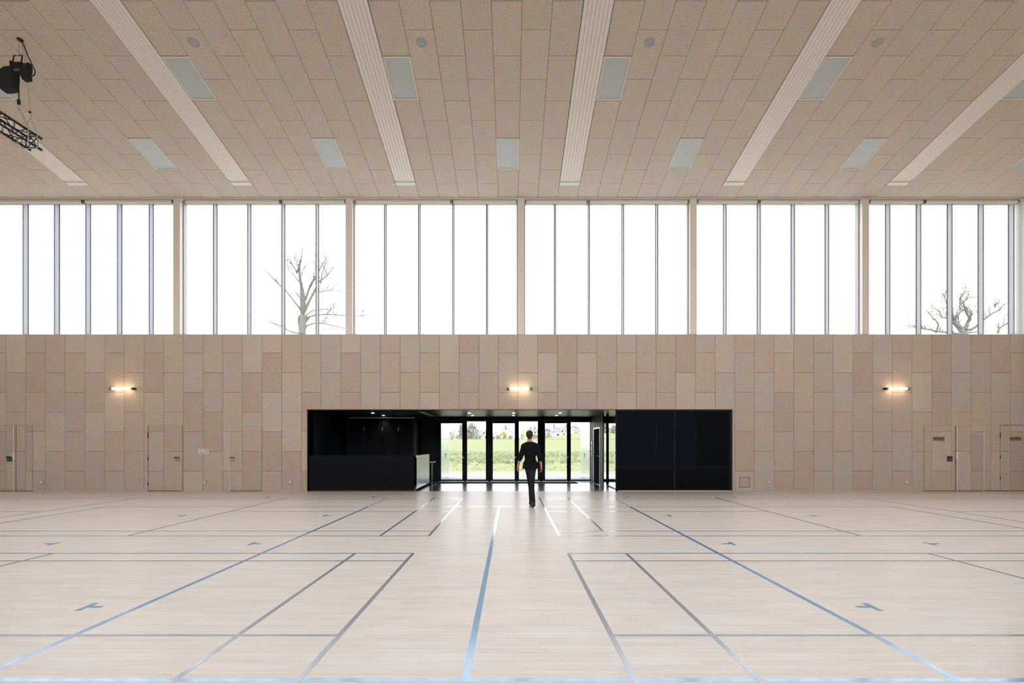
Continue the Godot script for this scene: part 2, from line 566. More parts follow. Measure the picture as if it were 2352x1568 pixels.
func court_lines(f: Node3D) -> void:
	var w := 0.05
	# volleyball, blue
	var b := M.line_blue as Material
	var c := -0.28
	var zf := -12.43
	var zn := -3.29
	line(f, "volleyball_line", c - 9, c + 9, zf - w / 2, zf + w / 2, b)
	line(f, "volleyball_line", c - 9, c + 9, zn - w / 2, zn + w / 2, b)
	for dx in [-9.0, -3.0, 0.0, 3.0, 9.0]:
		line(f, "volleyball_line", c + dx - w / 2, c + dx + w / 2, zf + w / 2, zn - w / 2, b)
	for dx in [-3.0, 3.0]:
		for i in 5:
			var z := zf - 0.25 - 0.35 * i
			line(f, "attack_line_dash", c + dx - w / 2, c + dx + w / 2, z, z - 0.15, b)
	# badminton, grey: two courts on each side, their back lines towards the middle
	var g := M.line_grey as Material
	w = 0.04
	for sd in [-1, 1]:
		var x0: float = -1.29 if sd < 0 else 0.75
		for zo in [-8.46, -1.01]:
			var rows := [zo, zo - 0.46, zo - 6.1 + 0.46, zo - 6.1]
			var far: float = x0 + 13.4 * sd
			far = clampf(far, LEFT + 0.2, RIGHT - 0.2)
			for z in rows:
				line(f, "badminton_line", minf(x0, far), maxf(x0, far), z - w / 2, z + w / 2, g, 0.001)
			for d in [0.0, 0.76, 4.72, 8.68, 12.64, 13.4]:
				var x: float = x0 + d * sd
				if x < LEFT + 0.2 or x > RIGHT - 0.2: continue
				line(f, "badminton_line", x - w / 2, x + w / 2, zo - 6.1, zo, g, 0.0013)
			for seg in [[0.0, 4.72], [8.68, 13.4]]:
				var a: float = clampf(x0 + seg[0] * sd, LEFT + 0.2, RIGHT - 0.2)
				var e: float = clampf(x0 + seg[1] * sd, LEFT + 0.2, RIGHT - 0.2)
				if absf(a - e) > 0.2:
					line(f, "badminton_line", minf(a, e), maxf(a, e), zo - 3.05 - w / 2, zo - 3.05 + w / 2, g, 0.001)
	# small blue T marks
	for row in [-4.77, -7.80, -10.86, -14.68]:
		for sd in [-1, 1]:
			for d in [3.46, 6.31]:
				if row > -5 and d > 5: continue
				var x: float = c + d * sd
				var out: float = -sd if d < 5 else sd
				var s := shape()
				slab(s, x - 0.025, x + 0.025, -0.0006, 0.0016, row - 0.11, row + 0.11)
				slab(s, x + out * 0.025, x + out * 0.135, -0.0006, 0.0016, row - 0.025, row + 0.025)
				obj("position_mark", s, b, f)
	# lids of the post sockets
	for x in [-5.16, 4.60]:
		var s := shape()
		lathe(s, [Vector2(0.094, 0.0004), Vector2(0.1, 0.0022), Vector2(0.105, 0.0004)], 32, Transform3D(Basis(), Vector3(x, 0, -7.81)))
		obj("socket_lid", s, M.steel, f)

# ---------------------------------------------------------------- windows
const COLUMNS := [-10.20, -4.95, 0.30, 5.55, 10.80]

func build_windows() -> void:
	var zf := -16.62
	var zg := -16.79
	var edges := [LEFT]
	for x in COLUMNS: edges.append(x)
	edges.append(RIGHT)
	var ends := {0: [-15.97, -15.0, -14.035, -13.07, -12.1, -11.125], 5: [11.63, 12.58, 13.54, 14.50, 15.44]}
	for i in 6:
		var a: float = edges[i] + (0.10 if i > 0 else 0.0)
		var b: float = edges[i + 1] - (0.10 if i < 5 else 0.0)
		var w := thing("window_%d" % (i + 1), Vector3.ZERO, "high window bay of tall panes between slim white mullions", "", "", "structure")
		var bars: Array = ends[i] if ends.has(i) else [edges[i] + 1.05, edges[i] + 2.10, edges[i] + 3.15, edges[i] + 4.20]
		for x in bars:
			var mu := box_part("mullion", x - 0.022, x + 0.022, SILL + 0.03, 8.862, zf, zg - 0.02, M.white_frame, w, 0.004)
			for e in [-0.031, 0.031]:
				box_part("gasket", x + e - 0.009, x + e + 0.009, SILL + 0.03, 8.862, zg + 0.012, zg, M.gasket, mu)
		box_part("head_frame", a, b, 8.862, 8.905, zf - 0.02, zg - 0.05, M.white_frame, w)
		box_part("sill_frame", a, b, SILL - 0.01, SILL + 0.03, zf - 0.02, zg - 0.05, M.white_frame, w)
		for x in [a, b]:
			if i == 0 and x == a: continue
			if i == 5 and x == b: continue
			var d := 0.035 if x == a else -0.035
			box_part("jamb", minf(x, x + d), maxf(x, x + d), SILL + 0.03, 8.862, zf - 0.02, zg - 0.02, M.white_frame, w)
		var cuts := [a] + bars + [b]
		for j in cuts.size() - 1:
			if cuts[j + 1] - cuts[j] < 0.12: continue
			box_part("pane", cuts[j] + 0.01, cuts[j + 1] - 0.01, SILL + 0.02, 8.87, zg, zg - 0.012, M.glass, w)
		var sill := box_part("sill", a, b, SILL - 0.012, SILL, WALL - 0.012, zf - 0.02, M.white, w)
		sill.set_meta("label", "white window sill board")
	for i in 5:
		var x: float = COLUMNS[i]
		var s := shape()
		slab(s, x - 0.105, x + 0.105, SILL, 8.935, WALL - 0.005, WALL - 0.02)
		slab(s, x - 0.105, x + 0.105, SILL, 8.90, WALL - 0.27, WALL - 0.285)
		slab(s, x - 0.1, x + 0.1, SILL, 8.91, WALL - 0.02, WALL - 0.27)
		var o := obj("column", s, M.column)
		tag(o, "cream steel column between window bays, %s from the right side wall" % ["fifth", "fourth", "third", "second", "first"][i], "column", "columns between the window bays", "structure")
	var t := box_part("trim_1", RIGHT - 0.004, RIGHT + 0.3, SILL, 9.0, WALL + 0.005, -17.0, M.plaster)
	tag(t, "white plastered window reveal at the right wall", "", "", "structure")
	t = box_part("trim_2", LEFT, RIGHT, 8.902, 9.35, WALL - 0.01, -16.86, M.white)
	tag(t, "pale strip above the roller blinds along the ceiling", "", "", "structure")
	# blinds, rolled up
	var z := -16.555
	var spans := [[-15.9, -13.12], [-13.05, -10.36], [-9.99, -7.07], [-7.01, -5.08], [-4.77, -1.85], [-1.79, 0.17], [0.44, 2.32], [2.38, 5.41], [5.69, 7.54], [7.60, 10.62], [10.95, 12.60], [12.66, 15.50]]
	var side := ["left wall side of the first bay", "first column side of the first bay", "first column side of the second bay", "second column side of the second bay", "second column side of the third bay", "middle column side of the third bay", "middle column side of the fourth bay", "fourth column side of the fourth bay", "fourth column side of the fifth bay", "fifth column side of the fifth bay", "fifth column side of the last bay", "right wall side of the last bay"]
	for i in 12:
		var x0: float = spans[i][0]
		var x1: float = spans[i][1]
		var len_word := "long" if x1 - x0 > 2.2 else "short"
		var b := thing("roller_blind", Vector3(0, 0, 0), "%s rolled up cream blind, %s" % [len_word, side[i]], "blind", "rolled up blinds above the windows")
		var s := shape()
		tube(s, [Vector3(x0 + 0.02, 8.848, z), Vector3(x1 - 0.02, 8.848, z)], 0.043, 16)
		obj("roll", s, M.blind, b)
		s = shape()
		cbox(s, Vector3((x0 + x1) / 2, 8.806, z - 0.036), Vector3(x1 - x0 - 0.06, 0.022, 0.012), 0.003)
		obj("hem_bar", s, M.white, b)
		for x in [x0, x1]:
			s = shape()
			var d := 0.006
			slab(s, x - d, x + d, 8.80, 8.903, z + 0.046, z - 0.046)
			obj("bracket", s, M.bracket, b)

# ---------------------------------------------------------------- ceiling things
func build_ceiling_things() -> void:
	# ribbed radiant strips
	var proto: Node3D
	var where := ["beyond the hoist by the left wall", "between the hoist and the left middle pair", "left of the middle luminaire row", "right of the middle luminaire row", "two bays from the right wall", "nearest the right wall"]
	for i in 6:
		var x := GRID + 0.6 * (2 + 8 * (i - 3)) + 0.3
		var o: Node3D
		if i == 0:
			o = thing("radiant_strip", Vector3.ZERO, "", "ceiling heater", "ribbed strips on the ceiling")
			proto = o
			var total := (-STRIP_END + REAR - 0.15) / ceil_cos
			for r in 7:
				var s := shape()
				var cx := (r - 3) * 0.083
				cbox(s, Vector3(cx, total / 2 + 0.16, 0.008), Vector3(0.079, total - 0.16, 0.022), 0.006)
				obj("rib", s, M.strip, o)
			var s := shape()
			cbox(s, Vector3(0, 0.075, 0.006), Vector3(0.585, 0.15, 0.026), 0.006)
			obj("end_cap", s, M.white, o)
			s = shape()
			slab(s, -0.29, 0.29, 0.0, total, -0.004, -0.028)
			obj("tray", s, M.strip, o)
		else:
			o = copy_of(proto)
		o.transform = ceil_at(x, -STRIP_END)
		o.set_meta("label", "long cream ribbed radiant strip on the ceiling, %s from the right wall" % ["sixth", "fifth", "fourth", "third", "second", "first"][i])
	# square luminaires, switched off
	var lp: Node3D
	var rows := {0: "row nearest the windows", 4: "second row from the windows", 8: "third row from the windows"}
	var nth := {0: ["seventh", "sixth", "fifth", "fourth", "third", "second", "first"], 4: ["sixth", "fifth", "fourth", "third", "second", "first"], 8: ["fifth", "fourth", "third", "second", "first"]}
	var idx := {0: 0, 4: 0, 8: 0}
	for f in lamp_spots():
		var x: float = GRID + 0.6 * f[0] + 0.3
		var d0: float = 15.25 - 0.5896 * f[1]
		var o: Node3D
		if lp == null:
			o = thing("ceiling_luminaire", Vector3.ZERO, "", "ceiling lamp", "flat ceiling luminaires, switched off")
			lp = o
			var s := shape()
			for q in [[-0.285, 0, 0.03, 1.17], [0.285, 0, 0.03, 1.17], [0, -0.57, 0.54, 0.03], [0, 0.57, 0.54, 0.03]]:
				cbox(s, Vector3(q[0], q[1], -0.008), Vector3(q[2], q[3], 0.035), 0.004)
			obj("frame", s, M.white, o)
			s = shape()
			cbox(s, Vector3(0, 0, -0.014), Vector3(0.54, 1.11, 0.012), 0.0)
			obj("diffuser", s, M.opal, o)
		else:
			o = copy_of(lp)
		o.transform = ceil_at(x, d0 - 0.5896)
		o.set_meta("label", "pale rectangular ceiling luminaire in the %s, %s from the right wall" % [rows[f[1]], nth[f[1]][idx[f[1]]]])
		idx[f[1]] += 1
	# round loudspeakers
	for i in 4:
		var k: int = [-12, -4, 4, 12][i]
		var o := thing("ceiling_speaker", Vector3.ZERO, "round grey speaker grille flush in the ceiling, %s from the right wall" % ["fourth", "third", "second", "first"][i], "speaker", "round ceiling speakers")
		o.transform = ceil_at(GRID + 0.6 * k + 0.3, 11.40)
		var up := Transform3D(Basis(Vector3.RIGHT, PI / 2), Vector3.ZERO)
		var s := shape()
		lathe(s, [Vector2(0.112, -0.01), Vector2(0.112, 0.004), Vector2(0.102, 0.007), Vector2(0.1, 0.0)], 36, up)
		obj("rim", s, M.grey_fabric, o)
		s = shape()
		lathe(s, [Vector2(0.102, 0.0), Vector2(0.07, 0.006), Vector2(0.001, 0.009)], 36, up)
		obj("grille", s, M.grey_fabric, o)

# ---------------------------------------------------------------- wall things
func build_wall_things() -> void:
	var lamps := [[-11.80, "above the single wall door on the left"], [0.25, "above the black entrance opening"], [11.70, "on the right, above the floor socket near the double door"]]
	for l in lamps:
		var o := thing("wall_lamp", Vector3(l[0], 3.115, WALL), "lit tubular wall lamp " + l[1], "wall lamp", "tubular wall lamps")
		var s := shape()
		tube(s, [Vector3(-0.285, 0, 0.09), Vector3(0.285, 0, 0.09)], 0.036, 16)
		obj("glowing_tube", s, M.lamp_glow, o)
		for sd in [-1, 1]:
			s = shape()
			tube(s, [Vector3(sd * 0.285, 0, 0.09), Vector3(sd * 0.345, 0, 0.09)], 0.04, 16)
			obj("end_cap", s, M.steel, o)
			s = shape()
			cbox(s, Vector3(sd * 0.362, 0, 0.05), Vector3(0.034, 0.062, 0.11), 0.004)
			obj("bracket", s, M.rubber, o)
		for dx in [-0.18, 0.18]:
			var li := OmniLight3D.new()
			li.name = "lamp_light"
			o.add_child(li, true)
			li.position = Vector3(dx, 0, 0.145)
			li.light_color = Color(1.0, 0.88, 0.70)
			li.light_energy = LAMP
			li.light_size = 0.05
			li.omni_range = 30.0
			li.omni_attenuation = 2.0
			li.shadow_enabled = true
	# sockets near the floor
	var sockets := [[-14.29, "beside the double door on the left"], [-9.33, "between the two single doors"], [-6.72, "left of the black entrance opening"], [7.86, "right of the black entrance opening"], [12.04, "left of the double door on the right"]]
	for q in sockets:
		var o := thing("wall_socket", Vector3(q[0], 0.275, WALL), "small grey wall socket " + q[1], "socket", "sockets low on the panelled wall")
		var s := shape()
		cbox(s, Vector3(0, 0, 0.008), Vector3(0.105, 0.105, 0.022), 0.006)
		var hs := obj("housing", s, M.grey_fabric, o)
		s = shape()
		cbox(s, Vector3(-0.006, 0.012, 0.022), Vector3(0.06, 0.055, 0.012), 0.004)
		obj("flap", s, M.white, hs)
	# sign plate between the doors: pale plate with dark marks too small to read
	var sg := thing("sign_plate", Vector3(-9.37, 1.215, WALL), "small pale sign plate with dark print between the two single doors", "sign")
	var s := shape()
	cbox(s, Vector3(0, 0, 0.004), Vector3(0.30, 0.155, 0.008), 0.003)
	obj("plate", s, M.white, sg)
	s = shape()
	var marks := [[-0.085, 0.05, 0.026, 0.016], [-0.035, 0.05, 0.024, 0.014], [0.012, 0.05, 0.03, 0.014], [0.062, 0.05, 0.026, 0.014], [0.11, 0.046, 0.026, 0.022], [-0.09, 0.005, 0.018, 0.026], [-0.03, -0.012, 0.018, 0.024], [0.005, 0.012, 0.026, 0.012], [0.06, -0.014, 0.022, 0.028], [0.112, -0.002, 0.018, 0.03], [-0.09, -0.05, 0.02, 0.022], [-0.04, -0.052, 0.026, 0.018], [0.015, -0.052, 0.03, 0.014], [0.06, -0.052, 0.024, 0.014], [0.106, -0.048, 0.026, 0.02]]
	for q in marks:
		cbox(s, Vector3(q[0], q[1], 0.0085), Vector3(q[2], q[3], 0.002))
	obj("print", s, M.rubber, sg)
	# access hatch
	var h := thing("access_hatch", Vector3(7.105, 0.2775, WALL - 0.003), "small square hatch in the panels right of the black opening", "hatch")
	s = shape()
	cbox(s, Vector3(0, 0, -0.01), Vector3(0.292, 0.298, 0.02), 0.004)
	obj("cover", s, M.panels[5], h)

func door_leaf(d: Node3D, x0: float, x1: float, top: float, seedk: int) -> void:
	# facing pieces follow the panel grid of the wall
	var r := Rect2(x0, 0.022, x1 - x0, top - 0.022)
	box_part("leaf", x0, x1, 0.022, top, WALL - 0.03, WALL - 0.06, M.backing, d)
	var k0 := floori((x0 - GRID) / 0.6)
	var k1 := floori((x1 - GRID) / 0.6)
	for k in range(k0, k1 + 1):
		var a := maxf(GRID + 0.6 * k, x0)
		var b := minf(GRID + 0.6 * (k + 1), x1)
		if b - a < 0.02: continue
		var y := r.position.y
		var first := 1.215 if posmod(k, 2) == 0 else 0.615
		for j in 4:
			var y1 := minf(first + 1.2 * j, top)
			if y1 - y > 0.01:
				facing("panel", Rect2(a, y, b - a, y1 - y), [], pick(k + seedk, j), d, WALL - 0.004)
			y = maxf(y, y1)

func lever(d: Node3D, x: float, y: float, way: float, plate: Color, w := 0.15) -> void:
	var s := shape()
	cbox(s, Vector3(x, y, WALL + 0.004), Vector3(w, 0.15, 0.012), 0.003)
	obj("lock_plate", s, mat(plate, 0.5, 0.1), d)
	s = shape()
	tube(s, [Vector3(x - way * 0.055, y + 0.045, WALL + 0.006), Vector3(x - way * 0.055, y + 0.045, WALL + 0.055), Vector3(x + way * 0.075, y + 0.045, WALL + 0.055)], 0.010, 8)
	obj("handle", s, M.rubber, d)

func build_wall_doors() -> void:
	var d := thing("door_1", Vector3.ZERO, "panelled single door with dark lever on its right edge", "", "", "structure")
	door_leaf(d, -11.06, -10.02, 2.008, 5)
	lever(d, -10.17, 0.985, -1, Color(0.62, 0.60, 0.56))
	for y in [1.74, 1.66, 0.99, 0.22]:
		var s := shape()
		tube(s, [Vector3(-11.066, y - 0.05, WALL + 0.004), Vector3(-11.066, y + 0.05, WALL + 0.004)], 0.011, 8)
		obj("hinge", s, M.rubber, d)
	box_part("edge_strip", -11.06, -10.02, 2.008, 2.016, WALL + 0.004, WALL - 0.04, M.white, d)
	d = thing("door_2", Vector3.ZERO, "panelled single door with dark lever on its left edge", "", "", "structure")
	door_leaf(d, -8.575, -7.60, 2.004, 31)
	lever(d, -8.49, 0.985, 1, Color(0.62, 0.60, 0.56))
	var s := shape()
	slab(s, -8.59, -8.575, 0, 2.016, WALL + 0.006, WALL - 0.04)
	slab(s, -8.575, -7.59, 2.004, 2.016, WALL + 0.006, WALL - 0.04)
	obj("edge_strip", s, M.white, d)
	# double doors with panic bars
	for q in [[3, -16.35, -15.09, -14.59, 2.008, -15.12, -15.28, -1.0, "left"], [4, 12.58, 13.54, 14.385, 1.988, 13.545, 13.35, 1.0, "right"]]:
		d = thing("door_%d" % q[0], Vector3.ZERO, "panelled double door with white vertical rod at the %s end of the wall" % q[8], "", "", "structure")
		door_leaf(d, q[1], q[2] - 0.008, q[4], 60 + q[0])
		door_leaf(d, q[2] + 0.008, q[3], q[4], 80 + q[0])
		s = shape()
		tube(s, [Vector3(q[5], 0.01, WALL + 0.045), Vector3(q[5], q[4] - 0.01, WALL + 0.045)], 0.013, 10)
		obj("vertical_rod", s, M.white, d)
		s = shape()
		cbox(s, Vector3(q[5], 1.08, WALL + 0.04), Vector3(0.05, 0.24, 0.05), 0.012)
		obj("latch_box", s, M.white, d)
		s = shape()
		var loop := []
		for i in 9:
			var a := PI * i / 8.0
			loop.append(Vector3(q[5] + q[7] * (0.02 + 0.055 * sin(a)), 1.11 + 0.06 * cos(a), WALL + 0.06))
		tube(s, loop, 0.010, 8)
		obj("pull_handle", s, M.white, d)
		s = shape()
		cbox(s, Vector3(q[6], 0.99, WALL + 0.006), Vector3(0.165, 0.165, 0.016), 0.004)
		obj("lock_plate", s, mat(Color(0.30, 0.32, 0.34), 0.4, 0.2), d)
		s = shape()
		tube(s, [Vector3(q[6] - 0.09, 1.045, WALL + 0.05), Vector3(q[6] + 0.05, 1.045, WALL + 0.05)], 0.009, 8)
		obj("handle", s, M.rubber, d)
		box_part("edge_strip", q[1], q[3], q[4], q[4] + 0.008, WALL + 0.004, WALL - 0.04, M.white, d)
		if q[0] == 4:
			box_part("edge_strip", 14.385, 14.40, 0, 1.995, WALL + 0.008, WALL - 0.04, M.white, d)
			door_sign(d, 13.02)
	d = thing("door_5", Vector3.ZERO, "panelled door in the corner by the right side wall", "", "", "structure")
	door_leaf(d, 14.90, RIGHT, 2.008, 97)
	for y in [1.74, 1.66, 1.05, 0.4]:
		s = shape()
		tube(s, [Vector3(14.893, y - 0.05, WALL + 0.004), Vector3(14.893, y + 0.05, WALL + 0.004)], 0.011, 8)
		obj("hinge", s, M.rubber, d)
	door_sign(d, 15.36)

func door_sign(d: Node3D, x: float) -> void:
	var s := shape()
	cbox(s, Vector3(x, 1.60, WALL + 0.003), Vector3(0.355, 0.125, 0.008), 0.002)
	obj("name_plate", s, mat(Color(0.52, 0.44, 0.38), 0.6), d)
	s = shape()
	for q in [[-0.10, 0.10], [0.03, 0.09], [0.11, 0.03]]:
		cbox(s, Vector3(x + q[0], 1.605, WALL + 0.0075), Vector3(q[1], 0.026, 0.002))
	obj("print", s, M.rubber, d)

# ---------------------------------------------------------------- lobby
func build_lobby() -> void:
	var c := 2.483
	var f := thing("lobby_floor", Vector3.ZERO, "dark grey tiled lobby floor beyond the sports floor", "", "", "structure")
	box_part("bed", -6.3, 6.8, -0.2, -0.006, -16.53, -21.0, M.rubber, f)
	var tm := {}
	for i in 22:
		for j in 8:
			var x0 := -6.3 + 0.6 * i
			var x1 := minf(x0 + 0.6, 6.8)
			var z0 := -16.53 - 0.6 * j
			var z1 := maxf(z0 - 0.6, -21.0)
			var key := "%.2f %.2f" % [x1 - x0, z0 - z1]
			if not tm.has(key):
				var s := shape()
				cbox(s, Vector3(0, -0.005, 0), Vector3(x1 - x0 - 0.003, 0.01, z0 - z1 - 0.003), 0.001)
				tm[key] = s.commit()
			put("tile", tm[key], M.tile, f, Vector3((x0 + x1) / 2, 0, (z0 + z1) / 2))
	var o := box_part("lobby_ceiling", -6.3, 6.8, c, c + 0.15, -16.53, -21.0, M.black_ceiling)
	tag(o, "dark grey lobby ceiling with small downlights", "", "", "structure")
	o = box_part("wall_lobby_left", -6.45, -6.205, 0, c, -16.5, -21.0, M.black)
	tag(o, "black side wall at the reception end of the lobby", "", "", "structure")
	o = box_part("wall_lobby_right", 6.72, 6.97, 0, c, -16.5, -21.0, M.black)
	tag(o, "black side wall behind the dark glass screen", "", "", "structure")
	var w := thing("wall_lobby_back", Vector3.ZERO, "black lobby back wall left of the glass doors", "", "", "structure")
	box_part("facing", -6.205, -2.92, 0, c, DOORS - 0.05, DOORS - 0.25, M.black, w)
	box_part("facing", 4.62, 6.72, 0, c, DOORS - 0.05, DOORS - 0.25, M.black, w)
	# dark partition behind the reception with a niche
	w = thing("wall_reception", Vector3.ZERO, "black panelled partition behind the reception counter", "", "", "structure")
	box_part("upper_band", -6.205, -3.52, 2.36, c, -19.70, -19.85, M.black, w)
	box_part("return", -3.62, -3.52, 0, c, -19.70, DOORS - 0.05, M.black, w)
	box_part("niche_back", -6.205, -5.36, 0, 2.36, -20.3, -20.4, M.black, w)
	box_part("niche_side", -5.40, -5.36, 0, 2.36, -19.70, -20.35, M.black, w)
	for q in [[-5.36, -4.715], [-4.705, -4.135], [-4.125, -3.625]]:
		var d := box_part("cupboard_door", q[0] + 0.004, q[1] - 0.004, 0.06, 2.355, -19.70, -19.74, M.black_board, w, 0.004)
		box_part("grip", q[0] + 0.005, q[0] + 0.02, 1.92, 2.06, -19.685, -19.70, M.steel, d)
	box_part("rail", -5.89, -3.54, 2.385, 2.405, -19.66, -19.70, M.alu, w)
	# slim twin tracks under the ceiling
	for x in [-2.99, -2.88]:
		o = box_part("trim_%d" % (3 if x < -2.9 else 4), x - 0.012, x + 0.012, c - 0.016, c, -17.5, -20.5, M.steel)
		tag(o, "slim metal track under the lobby ceiling", "", "", "structure")
	# reception counter
	var k := thing("reception_counter", Vector3(-4.575, 0, -16.56), "black reception counter in the left of the entrance opening", "counter")
	box_part("front_panel", -1.61, 1.605, 0.05, 1.06, 0.03, 0.0, M.black_board, k, 0.003)
	box_part("top", -1.61, 1.61, 1.06, 1.10, 0.045, -0.72, M.black_board, k, 0.006)
	box_part("plinth", -1.6, 1.6, 0, 0.05, 0.0, -0.6, M.rubber, k)
	box_part("side_panel", -1.62, -1.58, 0.05, 1.06, 0.0, -0.68, M.black_board, k)
	box_part("side_panel", 1.56, 1.60, 0.05, 1.06, 0.0, -0.68, M.black_board, k)
	# pale gate panel along the passage
	k = thing("gate_panel", Vector3(-2.90, 0, -16.62), "pale greenish satin panel standing at the end of the black counter", "panel")
	var s := shape()
	cbox(s, Vector3(0, 0.58, -1.24), Vector3(0.02, 1.02, 2.44), 0.004)
	obj("sheet", s, M.pale_panel, k)
	for q in [[0.10, 0.0], [1.06, 0.0], [0.10, -2.44], [1.06, -2.44]]:
		s = shape()
		cbox(s, Vector3(0.0, q[0], q[1]), Vector3(0.045, 0.07, 0.09), 0.006)
		obj("clip", s, M.white if q[1] > -1 else M.rubber, k)
	for z in [-0.02, -2.44]:
		s = shape()
		tube(s, [Vector3(-0.025, 0, z), Vector3(-0.025, 1.08, z)], 0.012, 8)
		obj("post", s, M.black_frame, k)
	# low shelf
	k = thing("side_shelf", Vector3(-2.86, 0, -19.5), "small pale shelf on a thin post behind the counter panel", "shelf")
	s = shape()
	cbox(s, Vector3(0, 0.79, 0), Vector3(0.20, 0.025, 0.5), 0.004)
	obj("board", s, M.white, k)
	s = shape()
	tube(s, [Vector3(0.0, 0, 0), Vector3(0.0, 0.78, 0)], 0.018, 10)
	obj("post", s, M.steel, k)
	# downlights
	var dl: Node3D
	var dn := ["over the reception counter", "on the gate panel side", "in the middle of the lobby", "near the lobby side door"]
	for i in 4:
		var x: float = [-4.62, -1.40, 0.08, 1.63][i]
		for z in [-18.05, -19.55]:
			var d: Node3D
			if dl == null:
				d = thing("downlight", Vector3.ZERO, "", "downlight", "small downlights in the lobby ceiling")
				dl = d
				s = shape()
				lathe(s, [Vector2(0.075, 0), Vector2(0.075, -0.006), Vector2(0.055, -0.008), Vector2(0.052, 0)], 24)
				obj("ring", s, M.white, d)
				s = shape()
				lathe(s, [Vector2(0.053, -0.006), Vector2(0.045, -0.016), Vector2(0.02, -0.02), Vector2(0.001, -0.021)], 24)
				obj("lens", s, M.spot_glow, d)
				var li := SpotLight3D.new()
				li.name = "beam"
				d.add_child(li)
				li.position = Vector3(0, -0.035, 0)
				li.rotation_degrees = Vector3(-90, 0, 0)
				li.spot_angle = 50
				li.light_color = Color(1.0, 0.95, 0.85)
				li.light_energy = DOWN
				li.light_size = 0.05
				li.spot_range = 20.0
				li.spot_attenuation = 2.0
				li.shadow_enabled = true
			else:
				d = copy_of(dl)
			d.position = Vector3(x, c, z)
			d.set_meta("label", "small lit downlight %s, %s the glass doors" % [dn[i], "nearer" if z < -19 else "farther from"])
	# mat
	var rug := thing("entrance_mat", Vector3(-0.3, 0, -20.25), "dark grey entrance mat in front of the glass doors", "mat")
	s = shape()
	cbox(s, Vector3(0, 0.005, 0), Vector3(5.5, 0.012, 1.0), 0.004)
	obj("pile", s, M.mat_rug, rug)
	build_glass_doors(c)
	# side door and post on the right
	w = thing("wall_lobby_side", Vector3.ZERO, "short black wall with a door beside the glass doors", "", "", "structure")
	box_part("facing", 3.06, 3.10, 0, c, -20.12, DOORS + 0.05, M.black, w)
	box_part("facing", 3.06, 3.10, 0, c, -18.10, -18.70, M.black, w)
	box_part("facing", 3.06, 3.10, 2.03, c, -18.70, -20.12, M.black, w)
	var d5 := thing("door_9", Vector3.ZERO, "black lobby side door in a grey metal frame", "", "", "structure")
	box_part("leaf", 3.07, 3.09, 0.01, 1.99, -18.76, -20.06, M.door_black, d5)
	s = shape()
	slab(s, 3.05, 3.105, 0, 2.03, -18.70, -18.75)
	slab(s, 3.05, 3.105, 0, 2.03, -20.07, -20.12)
	slab(s, 3.05, 3.105, 1.99, 2.03, -18.70, -20.12)
	obj("frame", s, M.alu, d5)
	s = shape()
	tube(s, [Vector3(3.07, 1.02, -18.9), Vector3(3.02, 1.02, -18.9), Vector3(3.02, 1.02, -19.03)], 0.01, 8)
	obj("handle", s, M.steel, d5)
	var ic := thing("door_entry_panel", Vector3(3.058, 1.2, -20.45), "small light control panel on the wall beside the lobby side door", "control panel")
	for q in [[0.28, 0.12, 0.14], [0.07, 0.16, 0.12], [-0.13, 0.14, 0.16]]:
		s = shape()
		cbox(s, Vector3(-0.012, q[0], 0), Vector3(0.03, q[1], q[2]), 0.004)
		obj("unit", s, M.alu if q[0] > 0 else M.white, ic)
	var gp := thing("glass_partition", Vector3(3.30, 0, 0), "clear glass partition with a black end post beside the dark screen", "partition")
	box_part("post", 0.02, 0.10, 0, c, -18.86, -18.94, M.black_frame, gp)
	box_part("pane", 0.05, 0.062, 0.04, c - 0.03, -16.62, -18.86, M.glass, gp)
	box_part("floor_track", 0.01, 0.10, 0, 0.04, -16.60, -18.86, M.alu, gp)
	# dark glass screen on the right, reflected zones painted into its panes
	var g := thing("dark_glass_screen", Vector3(4.955, 0, -16.52), "large black mirror like glass screen filling the right of the entrance opening", "glass screen")
	var fr := shape()
	slab(fr, -1.765, 1.765, 0.0, 0.05, 0.0, -0.06)
	slab(fr, -1.765, 1.765, c - 0.05, c, 0.0, -0.06)
	slab(fr, -1.765, -1.735, 0.05, c - 0.05, 0.0, -0.06)
	slab(fr, 1.70, 1.765, 0.05, c - 0.05, 0.0, -0.06)
	slab(fr, 0.005, 0.055, 0.05, c - 0.05, -0.005, -0.06)
	var y := 0.73
	slab(fr, -1.735, 1.70, y - 0.008, y + 0.008, -0.02, -0.045)
	obj("frame", fr, M.black_frame, g)
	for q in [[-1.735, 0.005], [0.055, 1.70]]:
		box_part("reflection_band", q[0], q[1], 0.05, y, -0.024, -0.042, M.dark_reflection, g)  # added band, imitates the dark lower zone mirrored in the glass
	for q in [[-1.735, -1.09, M.black_glass], [-1.086, -0.52, M.black_glass], [-0.516, 0.005, M.black_glass], [0.055, 0.69, M.black_glass], [0.694, 1.70, M.dim_reflection]]:
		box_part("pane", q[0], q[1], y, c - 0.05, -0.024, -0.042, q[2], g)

func dots(x0: float, x1: float, z: float, parent: Node3D) -> void:
	var s := shape()
	var n := roundi((x1 - x0) / 0.068)
	for y in [1.634, 1.145]:
		for i in n:
			cbox(s, Vector3(x0 + (x1 - x0) * (i + 0.5) / n, y, z), Vector3(0.028, 0.05, 0.001))
	tag(obj("safety_dots", s, M.dots, parent), "", "", "", "stuff")

